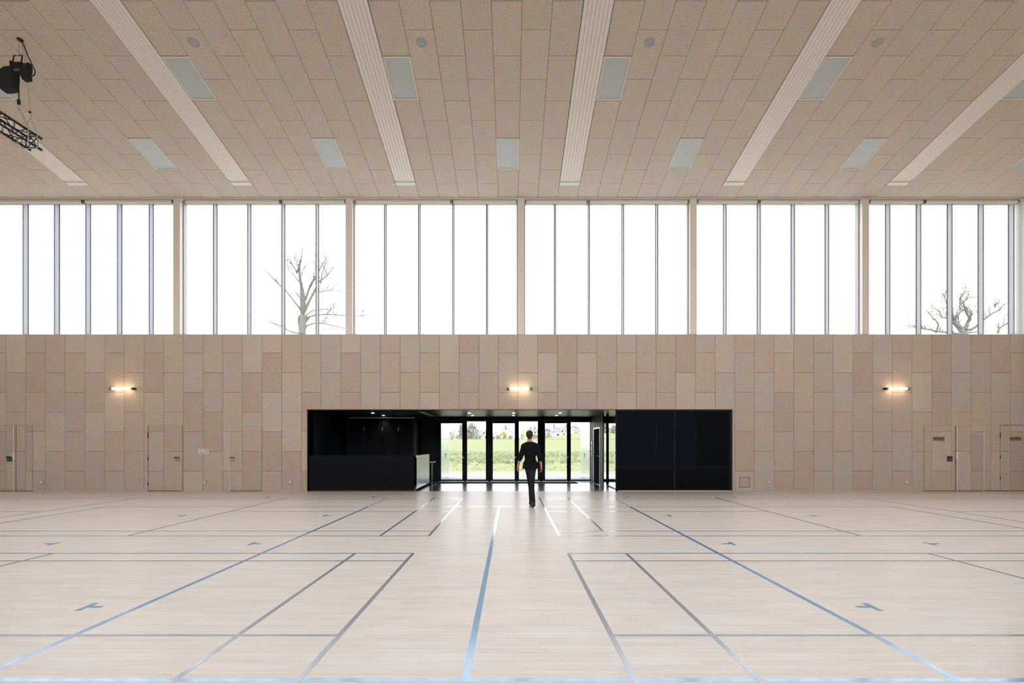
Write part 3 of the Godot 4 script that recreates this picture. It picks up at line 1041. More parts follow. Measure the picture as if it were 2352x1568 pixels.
func build_glass_doors(c: float) -> void:
	var px := [[1013, 1062, 2.24], [1073, 1116, 2.31], [1132, 1182, 2.24], [1192, 1235, 2.31], [1252, 1302, 2.24], [1311, 1355, 2.28]]
	var outer := [1003.0, 1067.5, 1124.0, 1187.0, 1243.5, 1306.5, 1362.0]
	var X := func(p: float) -> float: return (p - 1174.4) / 59.33
	var posts := shape()
	for q in outer:
		slab(posts, X.call(q) - 0.035, X.call(q) + 0.035, 0.0, 2.37, DOORS - 0.031, DOORS - 0.08)
	var fw := obj("trim_5", posts, M.black_frame)
	tag(fw, "black fixed frame posts between the entrance doors", "", "", "structure")
	for g in 3:
		var d := thing("door_%d" % (6 + g), Vector3.ZERO, "black framed glazed double entrance door, %s the lobby side door" % ["farthest from", "second from", "nearest to"][g], "", "", "structure")
		box_part("header", X.call(outer[g * 2]), X.call(outer[g * 2 + 2]), 2.36, c, DOORS + 0.05, DOORS - 0.09, M.black_frame, d)
		for h in 2:
			var i := g * 2 + h
			var a: float = X.call(outer[i]) + 0.004
			var b: float = X.call(outer[i + 1]) - 0.004
			var p0: float = X.call(px[i][0])
			var p1: float = X.call(px[i][1])
			var top: float = px[i][2]
			var s := shape()
			slab(s, a, p0, 0.008, 2.355, DOORS + 0.03, DOORS - 0.03, 0.004)
			slab(s, p1, b, 0.008, 2.355, DOORS + 0.03, DOORS - 0.03, 0.004)
			slab(s, p0, p1, top, 2.355, DOORS + 0.03, DOORS - 0.03, 0.004)
			slab(s, p0, p1, 0.008, 0.067, DOORS + 0.03, DOORS - 0.03, 0.004)
			var leaf := obj("leaf", s, M.black_frame, d)
			box_part("pane", p0 - 0.01, p1 + 0.01, 0.06, top + 0.01, DOORS + 0.006, DOORS - 0.006, M.glass, leaf)
			dots(p0, p1, DOORS + 0.008, leaf)
			s = shape()
			var hx: float = (p1 + b) / 2 if h == 0 else (a + p0) / 2
			lathe(s, [Vector2(0.022, 0), Vector2(0.022, 0.02), Vector2(0.001, 0.024)], 12, Transform3D(Basis(Vector3.RIGHT, PI / 2), Vector3(hx, 0.925, DOORS + 0.03)))
			if h == 0: obj("knob", s, M.steel, leaf)
	var w := thing("window_8", Vector3.ZERO, "narrow black framed window beside the dark glass screen", "", "", "structure")
	var s := shape()
	slab(s, 3.17, 4.62, 2.24, c, DOORS + 0.05, DOORS - 0.09)
	slab(s, 3.17, 4.62, 0, 0.08, DOORS + 0.05, DOORS - 0.09)
	slab(s, 4.55, 4.62, 0.08, 2.24, DOORS + 0.05, DOORS - 0.09)
	slab(s, 3.17, 3.24, 0.08, 2.24, DOORS + 0.05, DOORS - 0.09)
	obj("frame", s, M.black_frame, w)
	box_part("pane", 3.24, 4.55, 0.08, 2.24, DOORS + 0.006, DOORS - 0.006, M.glass, w)
	dots(3.24, 4.55, DOORS + 0.008, w)

# ---------------------------------------------------------------- rigging at the ceiling
func build_rigging() -> void:
	var hx := -10.29
	var hz := -11.34
	var top := CEIL0 - SLOPE * 11.34
	var h := thing("chain_hoist", Vector3(hx, 9.2, hz), "black chain hoist with two fabric bags hanging from the ceiling", "hoist")
	var s := shape()
	lathe(s, [Vector2(0.001, -0.022), Vector2(0.05, -0.018), Vector2(0.06, 0.0), Vector2(0.06, 0.03)], 20, Transform3D(ceil_basis * Basis(Vector3.RIGHT, -PI / 2), Vector3(0, top - 9.2, 0)))
	obj("ceiling_plate", s, M.rubber, h)
	for q in [[-0.02, -0.03, 0.34], [0.03, 0.09, 0.24]]:
		s = shape()
		tube(s, [Vector3(q[0], top - 9.2, 0), Vector3(q[1], q[2], 0)], 0.006, 6)
		obj("suspension_wire", s, M.cable, h)
	s = shape()
	cbox(s, Vector3(0, 0.13, 0), Vector3(0.24, 0.15, 0.18), 0.03)
	cbox(s, Vector3(-0.11, 0.15, 0.02), Vector3(0.10, 0.13, 0.16), 0.03)
	obj("motor", s, M.truss, h)
	s = shape()
	cbox(s, Vector3(-0.02, 0.04, 0.0), Vector3(0.16, 0.07, 0.13), 0.015)
	cbox(s, Vector3(-0.13, 0.17, 0.06), Vector3(0.05, 0.10, 0.06), 0.01)
	obj("gearbox", s, mat(Color(0.35, 0.36, 0.36), 0.4, 0.6), h)
	s = shape()
	tube(s, [Vector3(-0.11, 0.2, 0.05), Vector3(-0.11, 0.36, 0.02), Vector3(0.06, 0.36, 0.02), Vector3(0.07, 0.2, 0.05)], 0.014, 8)
	obj("carry_frame", s, M.rubber, h)
	# bags: tapered sacks open at the top
	for q in [[-0.245, -0.13, 0.33, 0.48, 0.22, "chain_bag"], [0.125, 0.02, 0.17, 0.33, 0.16, "cable_bag"]]:
		s = shape()
		var w: float = q[2] / 2
		var hh: float = q[3] / 2
		var dp: float = q[4] / 2
		var rings := [[-hh, 0.72, 0.03], [-hh * 0.92, 0.80, 0.02], [-hh * 0.25, 0.96, -0.01], [hh * 0.55, 1.0, 0.0], [hh, 0.62, 0.03]]
		var pr := []
		for r in rings:
			var ring := []
			for i in 16:
				var a := TAU * i / 16
				var cs := cos(a)
				var sn := sin(a)
				ring.append(Vector3(q[0] + signf(cs) * pow(absf(cs), 0.3) * w * r[1] + r[2], q[1] + r[0] + cs * 0.02, signf(sn) * pow(absf(sn), 0.3) * dp * r[1]))
			pr.append(ring)
		var ctr := Vector3(q[0], q[1], 0)
		for i in 4:
			for j in 16:
				var a: Vector3 = pr[i][j]
				face(s, a, pr[i][(j + 1) % 16], pr[i + 1][(j + 1) % 16], pr[i + 1][j], a - ctr)
		for j in range(1, 15):
			tri(s, pr[0][0], pr[0][j], pr[0][j + 1], Vector3.DOWN)
			tri(s, pr[4][0], pr[4][j], pr[4][j + 1], Vector3.UP)
		var bag := obj(q[5], s, M.bag, h)
		s = shape()
		tube(s, [Vector3(q[0] - w * 0.6, q[1] + hh, 0), Vector3(q[0] * 0.5, 0.12, 0), Vector3(q[0] + w * 0.6, q[1] + hh, 0)], 0.008, 6)
		obj("bag_strap", s, M.rubber, bag)
	s = shape()
	tube(s, [Vector3(-0.02, 0.05, 0), Vector3(-0.03, -0.55, 0)], 0.011, 6)
	obj("chain", s, M.truss, h)
	s = shape()
	cbox(s, Vector3(-0.03, -0.60, 0), Vector3(0.06, 0.12, 0.05), 0.015)
	obj("hook_block", s, M.truss, h)
	s = shape()
	var hook := []
	for i in 11:
		var a := -0.6 + TAU * 0.8 * i / 10.0
		hook.append(Vector3(-0.03 + 0.035 * sin(a), -0.69 + 0.035 * cos(a), 0))
	tube(s, hook, 0.010, 6)
	obj("hook", s, M.steel, h)
	s = shape()
	tube(s, [Vector3(0.04, top - 9.22, 0.02), Vector3(0.10, 0.55, 0.02), Vector3(0.17, 0.37, 0.02), Vector3(0.26, 0.18, 0.02), Vector3(0.325, 0.05, 0.02), Vector3(0.325, -0.02, 0.02), Vector3(0.29, -0.065, 0.02), Vector3(0.21, -0.075, 0.02)], 0.011, 8)
	obj("power_cable", s, M.rubber, h)
	# box truss
	var t := thing("box_truss", Vector3(hx, 7.92, -11.65), "black square lighting truss hanging near the ceiling", "truss")
	var a := 0.122
	var length := 3.4
	for q in [[-a, -a], [a, -a], [a, a], [-a, a]]:
		s = shape()
		tube(s, [Vector3(q[0], q[1], 0), Vector3(q[0], q[1], length)], 0.024, 12)
		tube(s, [Vector3(q[0], q[1], -0.06), Vector3(q[0], q[1], 0.03)], 0.029, 12)
		obj("chord", s, M.truss, t)
	var step := 0.26
	var crn := [Vector2(-a, -a), Vector2(a, -a), Vector2(a, a), Vector2(-a, a)]
	for fc in 4:
		var u: Vector2 = crn[fc]
		var v: Vector2 = crn[(fc + 1) % 4]
		s = shape()
		tube(s, [Vector3(u.x, u.y, 0.03), Vector3(v.x, v.y, 0.03)], 0.011, 8)
		obj("end_bar", s, M.truss, t)
		for i in int(length / step):
			s = shape()
			var p := u if i % 2 == 0 else v
			var q := v if i % 2 == 0 else u
			tube(s, [Vector3(p.x, p.y, 0.05 + i * step), Vector3(q.x, q.y, 0.05 + (i + 1) * step)], 0.010, 6)
			obj("brace", s, M.truss, t)
	s = shape()
	tube(s, [Vector3(-a, -a, 0.02), Vector3(a, a, 0.02)], 0.010, 6)
	obj("end_bar", s, M.truss, t)
	# slings
	var b := a + 0.046
	for q in [[Vector3(-0.03, 8.475, hz), hz, "hung from the hoist hook"], [Vector3(0.09, 8.36, hz - 0.14), hz - 0.22, "hung from the thin safety wire"]]:
		var sl := thing("truss_sling", Vector3(hx, 0, 0), "white round sling wrapped under the truss, " + q[2], "sling", "slings round the truss")
		s = shape()
		var z: float = q[1]
		var e: Vector3 = q[0]
		tube(s, [e, Vector3(-b, 7.92 + b, z), Vector3(-b, 7.92 - b + 0.02, z), Vector3(-b + 0.03, 7.92 - b, z), Vector3(b - 0.03, 7.92 - b, z), Vector3(b, 7.92 - b + 0.02, z), Vector3(b, 7.92 + b, z), e], 0.011, 6)
		obj("band", s, M.cable, sl)
		s = shape()
		tube(s, [e + Vector3(-0.02, -0.02, 0), e + Vector3(-0.015, 0.04, 0), e + Vector3(0.015, 0.04, 0), e + Vector3(0.02, -0.02, 0)], 0.008, 6)
		obj("shackle", s, M.steel, sl)
	var sf := thing("safety_wire", Vector3(hx, 0, 0), "thin steel safety wire with a black stopper above the truss sling", "wire")
	s = shape()
	tube(s, [Vector3(0.075, top - 0.02, hz - 0.03), Vector3(0.085, 8.40, hz - 0.14)], 0.0045, 6)
	obj("strand", s, M.cable, sf)
	s = shape()
	lathe(s, [Vector2(0.001, -0.03), Vector2(0.022, -0.015), Vector2(0.022, 0.015), Vector2(0.001, 0.03)], 14, Transform3D(Basis(), Vector3(0.083, 8.47, hz - 0.135)))
	obj("stopper", s, M.rubber, sf)

# ---------------------------------------------------------------- outside
func ground(x: float, d: float) -> float:
	var h := 3.4 * clampf((d - 30.0) / 170.0, 0, 1) + maxf(d - 200.0, 0) * 0.006
	h += 2.1 * smoothstep(9.0, 24.0, x) * smoothstep(60.0, 180.0, d)
	return h - 0.05

func build_outside() -> void:
	rng.seed = 4242
	var t := shape()
	var ds := []
	var d := 29.4
	while d < 420.0:
		ds.append(d)
		d *= 1.035
	var nz := noise(0.06, 3, 71)
	var grid := []
	for i in ds.size():
		var row := []
		for j in 61:
			var x := -260.0 + 520.0 * j / 60.0
			x = signf(x) * pow(absf(x) / 260.0, 2.2) * 260.0
			var y := ground(x, ds[i])
			if ds[i] > 30: y += nz.get_noise_2d(x * 2, ds[i] * 2) * 0.10
			row.append(Vector3(x, y, -ds[i]))
		grid.append(row)
	for i in ds.size() - 1:
		for j in 60:
			face(t, grid[i][j], grid[i][j + 1], grid[i + 1][j + 1], grid[i + 1][j], Vector3.UP)
	tag(obj("meadow", t, M.grass), "wide green meadow rising gently beyond the terrace", "meadow", "", "structure")
	tag(box_part("terrace", -9, 9, -0.25, -0.02, -21.0, -26.1, M.concrete), "light concrete terrace outside the glass doors", "terrace", "", "structure")
	tag(box_part("gravel_strip", -60, 60, -0.25, -0.045, -26.1, -29.5, M.gravel), "pinkish gravel strip between terrace and meadow", "gravel", "", "structure")
	tag(box_part("path", -10.0, -3.4, -0.2, -0.015, -26.1, -31.0, M.concrete), "light paved path crossing the gravel strip", "path", "", "structure")
	tag(box_part("annex_roof", LEFT - 0.3, RIGHT + 0.3, 2.64, 4.45, -16.95, -24.1, M.membrane), "flat pale roof over the lobby, porch and side rooms", "roof", "", "structure")
	tag(box_part("annex_block", LEFT - 0.3, -6.5, -0.2, 2.64, -16.95, -24.0, M.plaster), "side rooms left of the lobby", "building", "", "structure")
	tag(box_part("annex_block", 7.0, RIGHT + 0.3, -0.2, 2.64, -16.95, -24.0, M.plaster), "side rooms right of the lobby", "building", "", "structure")
	# porch side walls clad in pale metal boards
	for q in [[-2.95, -2.75, "left"], [3.07, 3.17, "right"]]:
		var w := thing("porch_wall", Vector3.ZERO, "pale metal clad porch wall outside the %s end of the glass doors" % q[2], "wall", "porch walls outside the glass doors", "structure")
		box_part("core", q[0] + 0.02, q[1] - 0.02, -0.02, 2.64, DOORS - 0.09, -24.0, M.alu_white, w)
		var cuts := [21.05, 21.75, 22.75, 23.3, 23.65, 24.0]
		for i in 5:
			box_part("board", q[0], q[1], 0.0, 2.63, -cuts[i] - 0.006, -cuts[i + 1] + 0.006, M.alu_white, w, 0.004)
		var s := shape()
		var fx: float = q[1] if q[2] == "left" else q[0]
		var sg := 1.0 if q[2] == "left" else -1.0
		tube(s, [Vector3(fx, 1.02, -22.68), Vector3(fx + sg * 0.05, 1.02, -22.68), Vector3(fx + sg * 0.05, 1.02, -22.56)], 0.012, 8)
		cbox(s, Vector3(fx, 0.95, -22.68), Vector3(0.02, 0.2, 0.05), 0.004)
		obj("handle", s, M.rubber, w)
	# rough grass
	var blade := shape()
	for i in 26:
		var a := rng.randf() * TAU
		var r := rng.randf() * 0.22
		var o := Vector3(cos(a) * r, 0, sin(a) * r)
		var lean := Vector3(rng.randf_range(-0.16, 0.16), rng.randf_range(0.14, 0.42), rng.randf_range(-0.16, 0.16))
		var side := Vector3(cos(a + 1.0), 0, sin(a + 1.0)) * 0.02
		tri(blade, o - side, o + side, o + lean, Vector3.BACK)
	var mm := MultiMesh.new()
	mm.transform_format = MultiMesh.TRANSFORM_3D
	mm.mesh = blade.commit()
	mm.instance_count = 2600
	for i in 2600:
		var dd := 30.5 + pow(rng.randf(), 0.8) * 36.0
		if i % 3 == 0: dd = rng.randf_range(38.0, 56.0)
		var xx := rng.randf_range(-0.22, 0.24) * dd
		var sc := rng.randf_range(0.4, 1.0) * (0.7 if dd > 38 and dd < 58 else 0.4)
		mm.set_instance_transform(i, Transform3D(Basis(Vector3.UP, rng.randf() * TAU).scaled(Vector3(sc, sc * rng.randf_range(0.6, 1.1), sc)), Vector3(xx, ground(xx, dd) - 0.02, -dd)))
	var mi := MultiMeshInstance3D.new()
	mi.name = "rough_grass"
	mi.multimesh = mm
	mi.material_override = M.tuft
	add_child(mi)
	tag(mi, "rough tufts of taller grass in the meadow", "grass", "", "stuff")
	build_hedges()
	build_houses()
	build_trees()

# a loose crown of many small leaves or twig ends
func bush(label: String, px: float, py: float, hw: float, hh: float, depth: float, m: Material) -> void:
	var sc := depth / 1243.0
	var c := Vector3((px - 1174.4) * sc, 1.432 - (py - 1020.0) * sc, -depth)
	var r := Vector3(hw * sc, hh * sc, hw * sc * 0.7)
	var base := minf(ground(c.x, depth), c.y - r.y) - 0.1
	var o := thing("shrub", Vector3(c.x, base, c.z), label, "shrub", "shrubs and trees beyond the meadow")
	var s := shape()
	var top := c.y + r.y - base
	for i in 1300:
		var hgt := rng.randf()
		var spread := sqrt(maxf(1.0 - hgt * hgt * 0.92, 0.0)) * sqrt(rng.randf())
		var az := rng.randf() * TAU
		var lump := 1.0 + 0.18 * sin(az * 3.0 + px) + 0.14 * sin(hgt * 9.0 + px)
		var p := Vector3(cos(az) * spread * r.x * 1.25 * lump, hgt * top * (0.9 + 0.1 * sin(az * 5.0 + py)), sin(az) * spread * r.z)
		var e := Vector3(rng.randfn(), rng.randfn(), rng.randfn()).normalized() * r.y * rng.randf_range(0.12, 0.30)
		var g := Vector3(rng.randfn(), rng.randfn(), rng.randfn()).normalized() * r.y * rng.randf_range(0.12, 0.26)
		tri(s, p, p + e, p + g, Vector3.BACK)
	obj("foliage", s, m, o)
	s = shape()
	for k in 3:
		tube(s, [Vector3(rng.randf_range(-0.2, 0.2) * r.x, 0, 0), Vector3(rng.randf_range(-0.4, 0.4) * r.x, c.y - base, 0)], [0.12, 0.05], 5)
	obj("stem", s, M.bark, o)

func build_hedges() -> void:
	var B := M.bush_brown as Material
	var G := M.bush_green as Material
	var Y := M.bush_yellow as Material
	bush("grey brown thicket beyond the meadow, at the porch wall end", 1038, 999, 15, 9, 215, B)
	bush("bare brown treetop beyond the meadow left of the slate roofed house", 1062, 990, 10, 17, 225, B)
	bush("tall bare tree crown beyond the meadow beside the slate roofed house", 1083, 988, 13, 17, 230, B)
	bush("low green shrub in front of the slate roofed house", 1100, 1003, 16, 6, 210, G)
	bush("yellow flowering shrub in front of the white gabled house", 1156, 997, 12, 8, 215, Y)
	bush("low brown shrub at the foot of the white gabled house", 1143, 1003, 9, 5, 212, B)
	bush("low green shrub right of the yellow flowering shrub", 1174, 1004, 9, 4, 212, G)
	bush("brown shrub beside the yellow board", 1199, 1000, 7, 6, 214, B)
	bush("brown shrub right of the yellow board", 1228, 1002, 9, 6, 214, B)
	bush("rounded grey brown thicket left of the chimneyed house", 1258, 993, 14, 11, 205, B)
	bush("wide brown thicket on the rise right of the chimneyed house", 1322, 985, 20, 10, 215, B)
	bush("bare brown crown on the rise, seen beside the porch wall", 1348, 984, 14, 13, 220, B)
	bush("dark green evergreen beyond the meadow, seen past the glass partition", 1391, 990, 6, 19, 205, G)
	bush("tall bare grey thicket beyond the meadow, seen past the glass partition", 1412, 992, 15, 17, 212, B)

func house(label: String, px: float, width: float, eave: float, ridge: float, base: float, depth: float, m: Material, gable: bool, chim: Array) -> void:
	var sc := depth / 1243.0
	var X := (px - 1174.4) * sc
	var yb := 1.432 - (base - 1020.0) * sc
	var o := thing("house", Vector3(X, yb - 3.0, -depth), label, "house", "houses beyond the meadow")
	var w := width * sc / 2
	var he := (base - eave) * sc + 3.0
	var hr := (base - ridge) * sc + 3.0
	var dp := 4.0
	box_part("wall", -w, w, 0, he, dp, -dp, m, o)
	var s := shape()
	if gable:
		tri(s, Vector3(-w, he, dp), Vector3(w, he, dp), Vector3(0, hr, dp), Vector3.BACK)
		obj("gable", s, m, o)
		s = shape()
		tri(s, Vector3(-w, he, -dp), Vector3(w, he, -dp), Vector3(0, hr, -dp), Vector3.FORWARD)
		obj("gable", s, m, o)
		s = shape()
		for sg in [-1.0, 1.0]:
			var v := Vector3(sg * (hr - he), w, 0).normalized()
			var e := Vector3(sg * w * 1.08, he - (hr - he) * 0.08, 0)
			var tp := Vector3(0, hr, 0)
			for q in [[0.0, 1.0], [0.25, 1.0]]:
				face(s, e + v * q[0] + Vector3(0, 0, dp + 0.3), tp + v * q[0] + Vector3(0, 0, dp + 0.3), tp + v * q[0] + Vector3(0, 0, -dp), e + v * q[0] + Vector3(0, 0, -dp), v)
			face(s, e + Vector3(0, 0, dp + 0.3), tp + Vector3(0, 0, dp + 0.3), tp + v * 0.25 + Vector3(0, 0, dp + 0.3), e + v * 0.25 + Vector3(0, 0, dp + 0.3), Vector3.BACK)
		obj("roof", s, M.slate, o)
	else:
		face(s, Vector3(-w * 1.05, he, dp + 0.3), Vector3(w * 1.05, he, dp + 0.3), Vector3(w * 0.98, hr, 0), Vector3(-w * 0.98, hr, 0), Vector3(0, 1, 1))
		face(s, Vector3(-w * 1.05, he, -dp - 0.3), Vector3(w * 1.05, he, -dp - 0.3), Vector3(w * 0.98, hr, 0), Vector3(-w * 0.98, hr, 0), Vector3(0, 1, -1))
		for sg in [-1.0, 1.0]:
			tri(s, Vector3(sg * w * 1.05, he, dp + 0.3), Vector3(sg * w * 1.05, he, -dp - 0.3), Vector3(sg * w * 0.98, hr, 0), Vector3(sg, 0, 0))
		obj("roof", s, M.slate, o)
		# dormer gable with a small window
		var g := shape()
		var gx := w * 0.15
		var gw := w * 0.42
		tri(g, Vector3(gx - gw, he - 0.6, dp + 0.4), Vector3(gx + gw, he - 0.6, dp + 0.4), Vector3(gx, hr * 0.8 + he * 0.2, dp + 0.4), Vector3.BACK)
		tri(g, Vector3(gx - gw, he - 0.6, dp + 0.4), Vector3(gx, hr * 0.8 + he * 0.2, dp + 0.4), Vector3(gx, hr * 0.8 + he * 0.2, 0), Vector3(-1, 1, 0))
		tri(g, Vector3(gx + gw, he - 0.6, dp + 0.4), Vector3(gx, hr * 0.8 + he * 0.2, dp + 0.4), Vector3(gx, hr * 0.8 + he * 0.2, 0), Vector3(1, 1, 0))
		obj("dormer", g, M.cream_wall, o)
		box_part("window", gx - 0.35, gx + 0.35, he + 0.1, he + 1.1, dp + 0.42, dp + 0.3, M.window_dark, o)
	for i in 2:
		var wx := (-0.5 + i) * w * 0.9
		box_part("window", wx - 0.5, wx + 0.5, he - 1.9, he - 0.6, dp + 0.05, dp - 0.05, M.window_dark, o)
	for cx in chim:
		box_part("chimney", cx * w - 0.45, cx * w + 0.45, hr - 0.8, hr + 1.3, 0.4, -0.4, M.slate, o)

func build_houses() -> void:
	house("distant slate roofed house beyond the bare tree crown", 1110, 30, 998, 988, 1006, 265, M.render_wall, false, [0.7])
	house("distant white house with steep gable behind the yellow shrub", 1166, 26, 997, 983, 1008, 262, M.render_wall, true, [-0.35])
	house("distant white house partly hidden behind the walking person", 1226, 24, 996, 985, 1008, 268, M.render_wall, false, [-0.6, 0.2])
	house("distant house with slate roof, cream dormer and two chimneys", 1287, 32, 993, 980, 1000, 255, M.render_wall, false, [-0.9, 0.85])
	house("low white house left of the white gabled house", 1139, 20, 1000, 992, 1008, 290, M.render_wall, true, [])
	var sc := 240.0 / 1243.0
	var o := thing("yellow_board", Vector3((1209.5 - 1174.4) * sc, ground(6.8, 240), -240), "small yellow board standing beyond the meadow near the houses", "board")
	var y1 := 1.432 + (1020.0 - 987.0) * sc - o.position.y
	box_part("panel", -0.75, 0.75, y1 - 2.6, y1, 0.05, -0.05, M.yellow, o)
	box_part("post", -0.08, 0.08, 0, y1 - 2.5, 0.04, -0.04, M.slate, o)

# ---- bare trees
func twig(s: SurfaceTool, p: Vector3, dir: Vector3, length: float, r: float, level: int) -> void:
	var pts := [p]
	var rs := [r]
	var d := dir.normalized()
	var n := 4
	for i in n:
		d = (d + Vector3(rng.randfn(0, 0.13), rng.randfn(0.04, 0.11), rng.randfn(0, 0.13))).normalized()
		pts.append(pts[-1] + d * length / n)
		rs.append(r * (1.0 - 0.72 * (i + 1) / n))
	tube(s, pts, rs, 4 if level < 2 else 3, false)
	if level >= 3: return
	for i in range(1, n + 1):
		for k in 1:
			if rng.randf() < 0.15: continue
			var a: Vector3 = (pts[i] - pts[i - 1]).normalized()
			var side := Vector3(rng.randfn(), rng.randfn(), rng.randfn()).cross(a).normalized()
			twig(s, pts[i], a * 0.9 + side * 0.6 + Vector3.UP * 0.1, length * rng.randf_range(0.45, 0.75), maxf(rs[i] * 0.75, 0.011), level + 1)

func limb(s: SurfaceTool, t: SurfaceTool, pts2: Array, r0: float, r1: float, origin: Vector2, zoom: float, off: Vector2, sc: float, zdrift: float, twigs: int, tlen: float, base: Vector3) -> void:
	var pts := []
	var rs := []
	var n := pts2.size()
	for i in n:
		var px: float = off.x + pts2[i][0] / zoom
		var py: float = off.y + pts2[i][1] / zoom
		pts.append(Vector3((px - origin.x) * sc, (origin.y - py) * sc, zdrift * i / maxf(n - 1, 1) * sc * 30.0) + base)
		rs.append(lerpf(r0 * 1.25, maxf(r1 * 1.6, 0.026), float(i) / (n - 1)))
	tube(s, pts, rs, 7)
	for k in twigs:
		var i := rng.randi_range(maxi(1, n / 3), n - 1)
		var f := rng.randf()
		var p: Vector3 = pts[i - 1].lerp(pts[i], f)
		var a: Vector3 = (pts[i] - pts[i - 1]).normalized()
		var side := Vector3(rng.randfn(), rng.randfn() * 0.8 + 0.3, rng.randfn() * 0.8).cross(a).normalized()
		if side.y < -0.3: side = -side
		twig(t, p, a * 0.8 + side * 0.8 + Vector3.UP * 0.25, tlen * rng.randf_range(0.8, 1.7), maxf(rs[i] * 0.5, 0.024), 1)

func build_trees() -> void:
	rng.seed = 99
	# left: tall tree with several steep stems
	var depth := 44.0
	var sc := depth / 1243.0
	var origin := Vector2(693, 1020.0 + 1.0 * 1243.0 / depth)
	var x := (693 - 1174.4) * sc
	var gy := 1.432 - (origin.y - 1020.0) * sc
	var o := thing("bare_tree", Vector3(x, gy, -depth), "tall bare tree with steep forked stems behind the second window bay", "tree", "bare trees outside the windows")
	var s := shape()
	var t := shape()
	var off := Vector2(590, 560)
	var z := 7.126
	var L := func(p: Array, r0: float, r1: float, zd: float, tw: int, tl: float) -> void:
		limb(s, t, p, r0, r1, origin, z, off, sc, zd, tw, tl, Vector3.ZERO)
	tube(s, [Vector3(0, -0.3, 0), Vector3(0.05, 4.0, 0), Vector3(0.1, (origin.y - 766) * sc, 0)], [0.42, 0.30, 0.22], 10)
	L.call([[745, 1470], [748, 1300], [755, 1170]], 0.23, 0.20, 0, 3, 0.8)
	L.call([[752, 1190], [728, 1080], [712, 850], [700, 680], [662, 480], [650, 340], [680, 220]], 0.13, 0.02, -0.6, 9, 1.0)
	L.call([[662, 480], [600, 380], [540, 280], [495, 195]], 0.045, 0.012, -0.3, 6, 0.7)
	L.call([[690, 620], [620, 520], [520, 425]], 0.04, 0.012, 0.4, 6, 0.7)
	L.call([[662, 480], [700, 330], [740, 220], [768, 90]], 0.05, 0.012, 0.2, 6, 0.8)
	L.call([[762, 1160], [788, 1000], [788, 850], [752, 650], [735, 480], [755, 360]], 0.11, 0.02, 0.5, 7, 0.9)
	L.call([[795, 920], [840, 740], [885, 640], [950, 490], [1030, 330], [1100, 200]], 0.08, 0.014, -0.5, 10, 1.0)
	L.call([[780, 1110], [860, 960], [960, 800], [1040, 650], [1190, 560], [1300, 430]], 0.10, 0.014, 0.7, 12, 1.0)
	L.call([[1040, 650], [1070, 520], [1130, 360], [1190, 300]], 0.04, 0.012, 0.3, 8, 0.8)
	L.call([[960, 800], [1040, 775], [1130, 740], [1280, 735], [1430, 780]], 0.04, 0.012, -0.6, 8, 0.8)
	L.call([[775, 1280], [840, 1185], [960, 1145], [1140, 1130], [1450, 1145], [1640, 1145], [1780, 1115]], 0.055, 0.012, -0.9, 12, 0.9)
	L.call([[800, 1180], [900, 1110], [1040, 1095], [1150, 1090], [1240, 1130], [1350, 1190]], 0.04, 0.012, 0.8, 8, 0.7)
	L.call([[770, 1400], [830, 1340], [960, 1305], [1100, 1310], [1300, 1360], [1450, 1400], [1650, 1440]], 0.06, 0.014, 0.6, 12, 0.9)
	L.call([[712, 1070], [600, 920], [470, 750], [400, 690], [310, 600], [260, 540], [150, 420]], 0.06, 0.012, 0.6, 8, 0.8)
	L.call([[700, 1450], [665, 1260], [632, 1110]], 0.045, 0.014, -0.4, 3, 0.6)
	L.call([[735, 1470], [600, 1460], [430, 1370], [280, 1320]], 0.05, 0.012, 0.9, 8, 0.8)
	obj("trunk", s, M.bark, o)
	tag(obj("twigs", t, M.bark, o), "", "", "", "stuff")
	# right: wide spreading tree
	depth = 50.0
	sc = depth / 1243.0
	origin = Vector2(2222, 1020.0 + 1.0 * 1243.0 / depth)
	x = (2222 - 1174.4) * sc
	gy = 1.432 - (origin.y - 1020.0) * sc
	o = thing("bare_tree", Vector3(x, gy, -depth), "low spreading bare tree with crooked limbs behind the last window bay by the right wall", "tree", "bare trees outside the windows")
	s = shape()
	t = shape()
	off = Vector2(2050, 640)
	z = 8.11
	var R := func(p: Array, r0: float, r1: float, zd: float, tw: int, tl: float) -> void:
		limb(s, t, p, r0, r1, origin, z, off, sc, zd, tw, tl, Vector3.ZERO)
	tube(s, [Vector3(0, -0.3, 0), Vector3(0.1, 4.0, 0), Vector3(-0.2, (origin.y - 772) * sc, 0)], [0.55, 0.42, 0.30], 10)
	R.call([[1360, 1060], [1290, 920], [1180, 760], [1130, 690]], 0.24, 0.10, -0.4, 6, 0.9)
	R.call([[1180, 760], [1230, 640], [1290, 590], [1200, 560], [1215, 470], [1180, 380]], 0.07, 0.014, 0.3, 9, 0.8)
	R.call([[1350, 940], [1380, 820], [1420, 770], [1330, 650], [1270, 520], [1230, 440]], 0.14, 0.03, 0.4, 9, 0.9)
	R.call([[1250, 480], [1290, 340], [1380, 230], [1420, 160]], 0.05, 0.012, -0.2, 9, 0.7)
	R.call([[1250, 480], [1400, 370], [1510, 350], [1590, 310]], 0.04, 0.012, 0.4, 9, 0.7)
	R.call([[1400, 780], [1480, 710], [1560, 640], [1540, 520]], 0.07, 0.014, -0.5, 8, 0.8)
	R.call([[1370, 960], [1470, 940], [1560, 870], [1640, 780], [1710, 715], [1790, 655], [1870, 625], [1910, 545], [2030, 470], [2150, 385]], 0.11, 0.014, 0.8, 16, 0.9)
	R.call([[1910, 545], [1895, 470], [1940, 380]], 0.04, 0.012, 0.0, 6, 0.6)
	R.call([[1290, 920], [1150, 850], [1080, 790], [1000, 765], [900, 745], [820, 750], [760, 650], [680, 605]], 0.09, 0.014, 0.7, 14, 0.9)
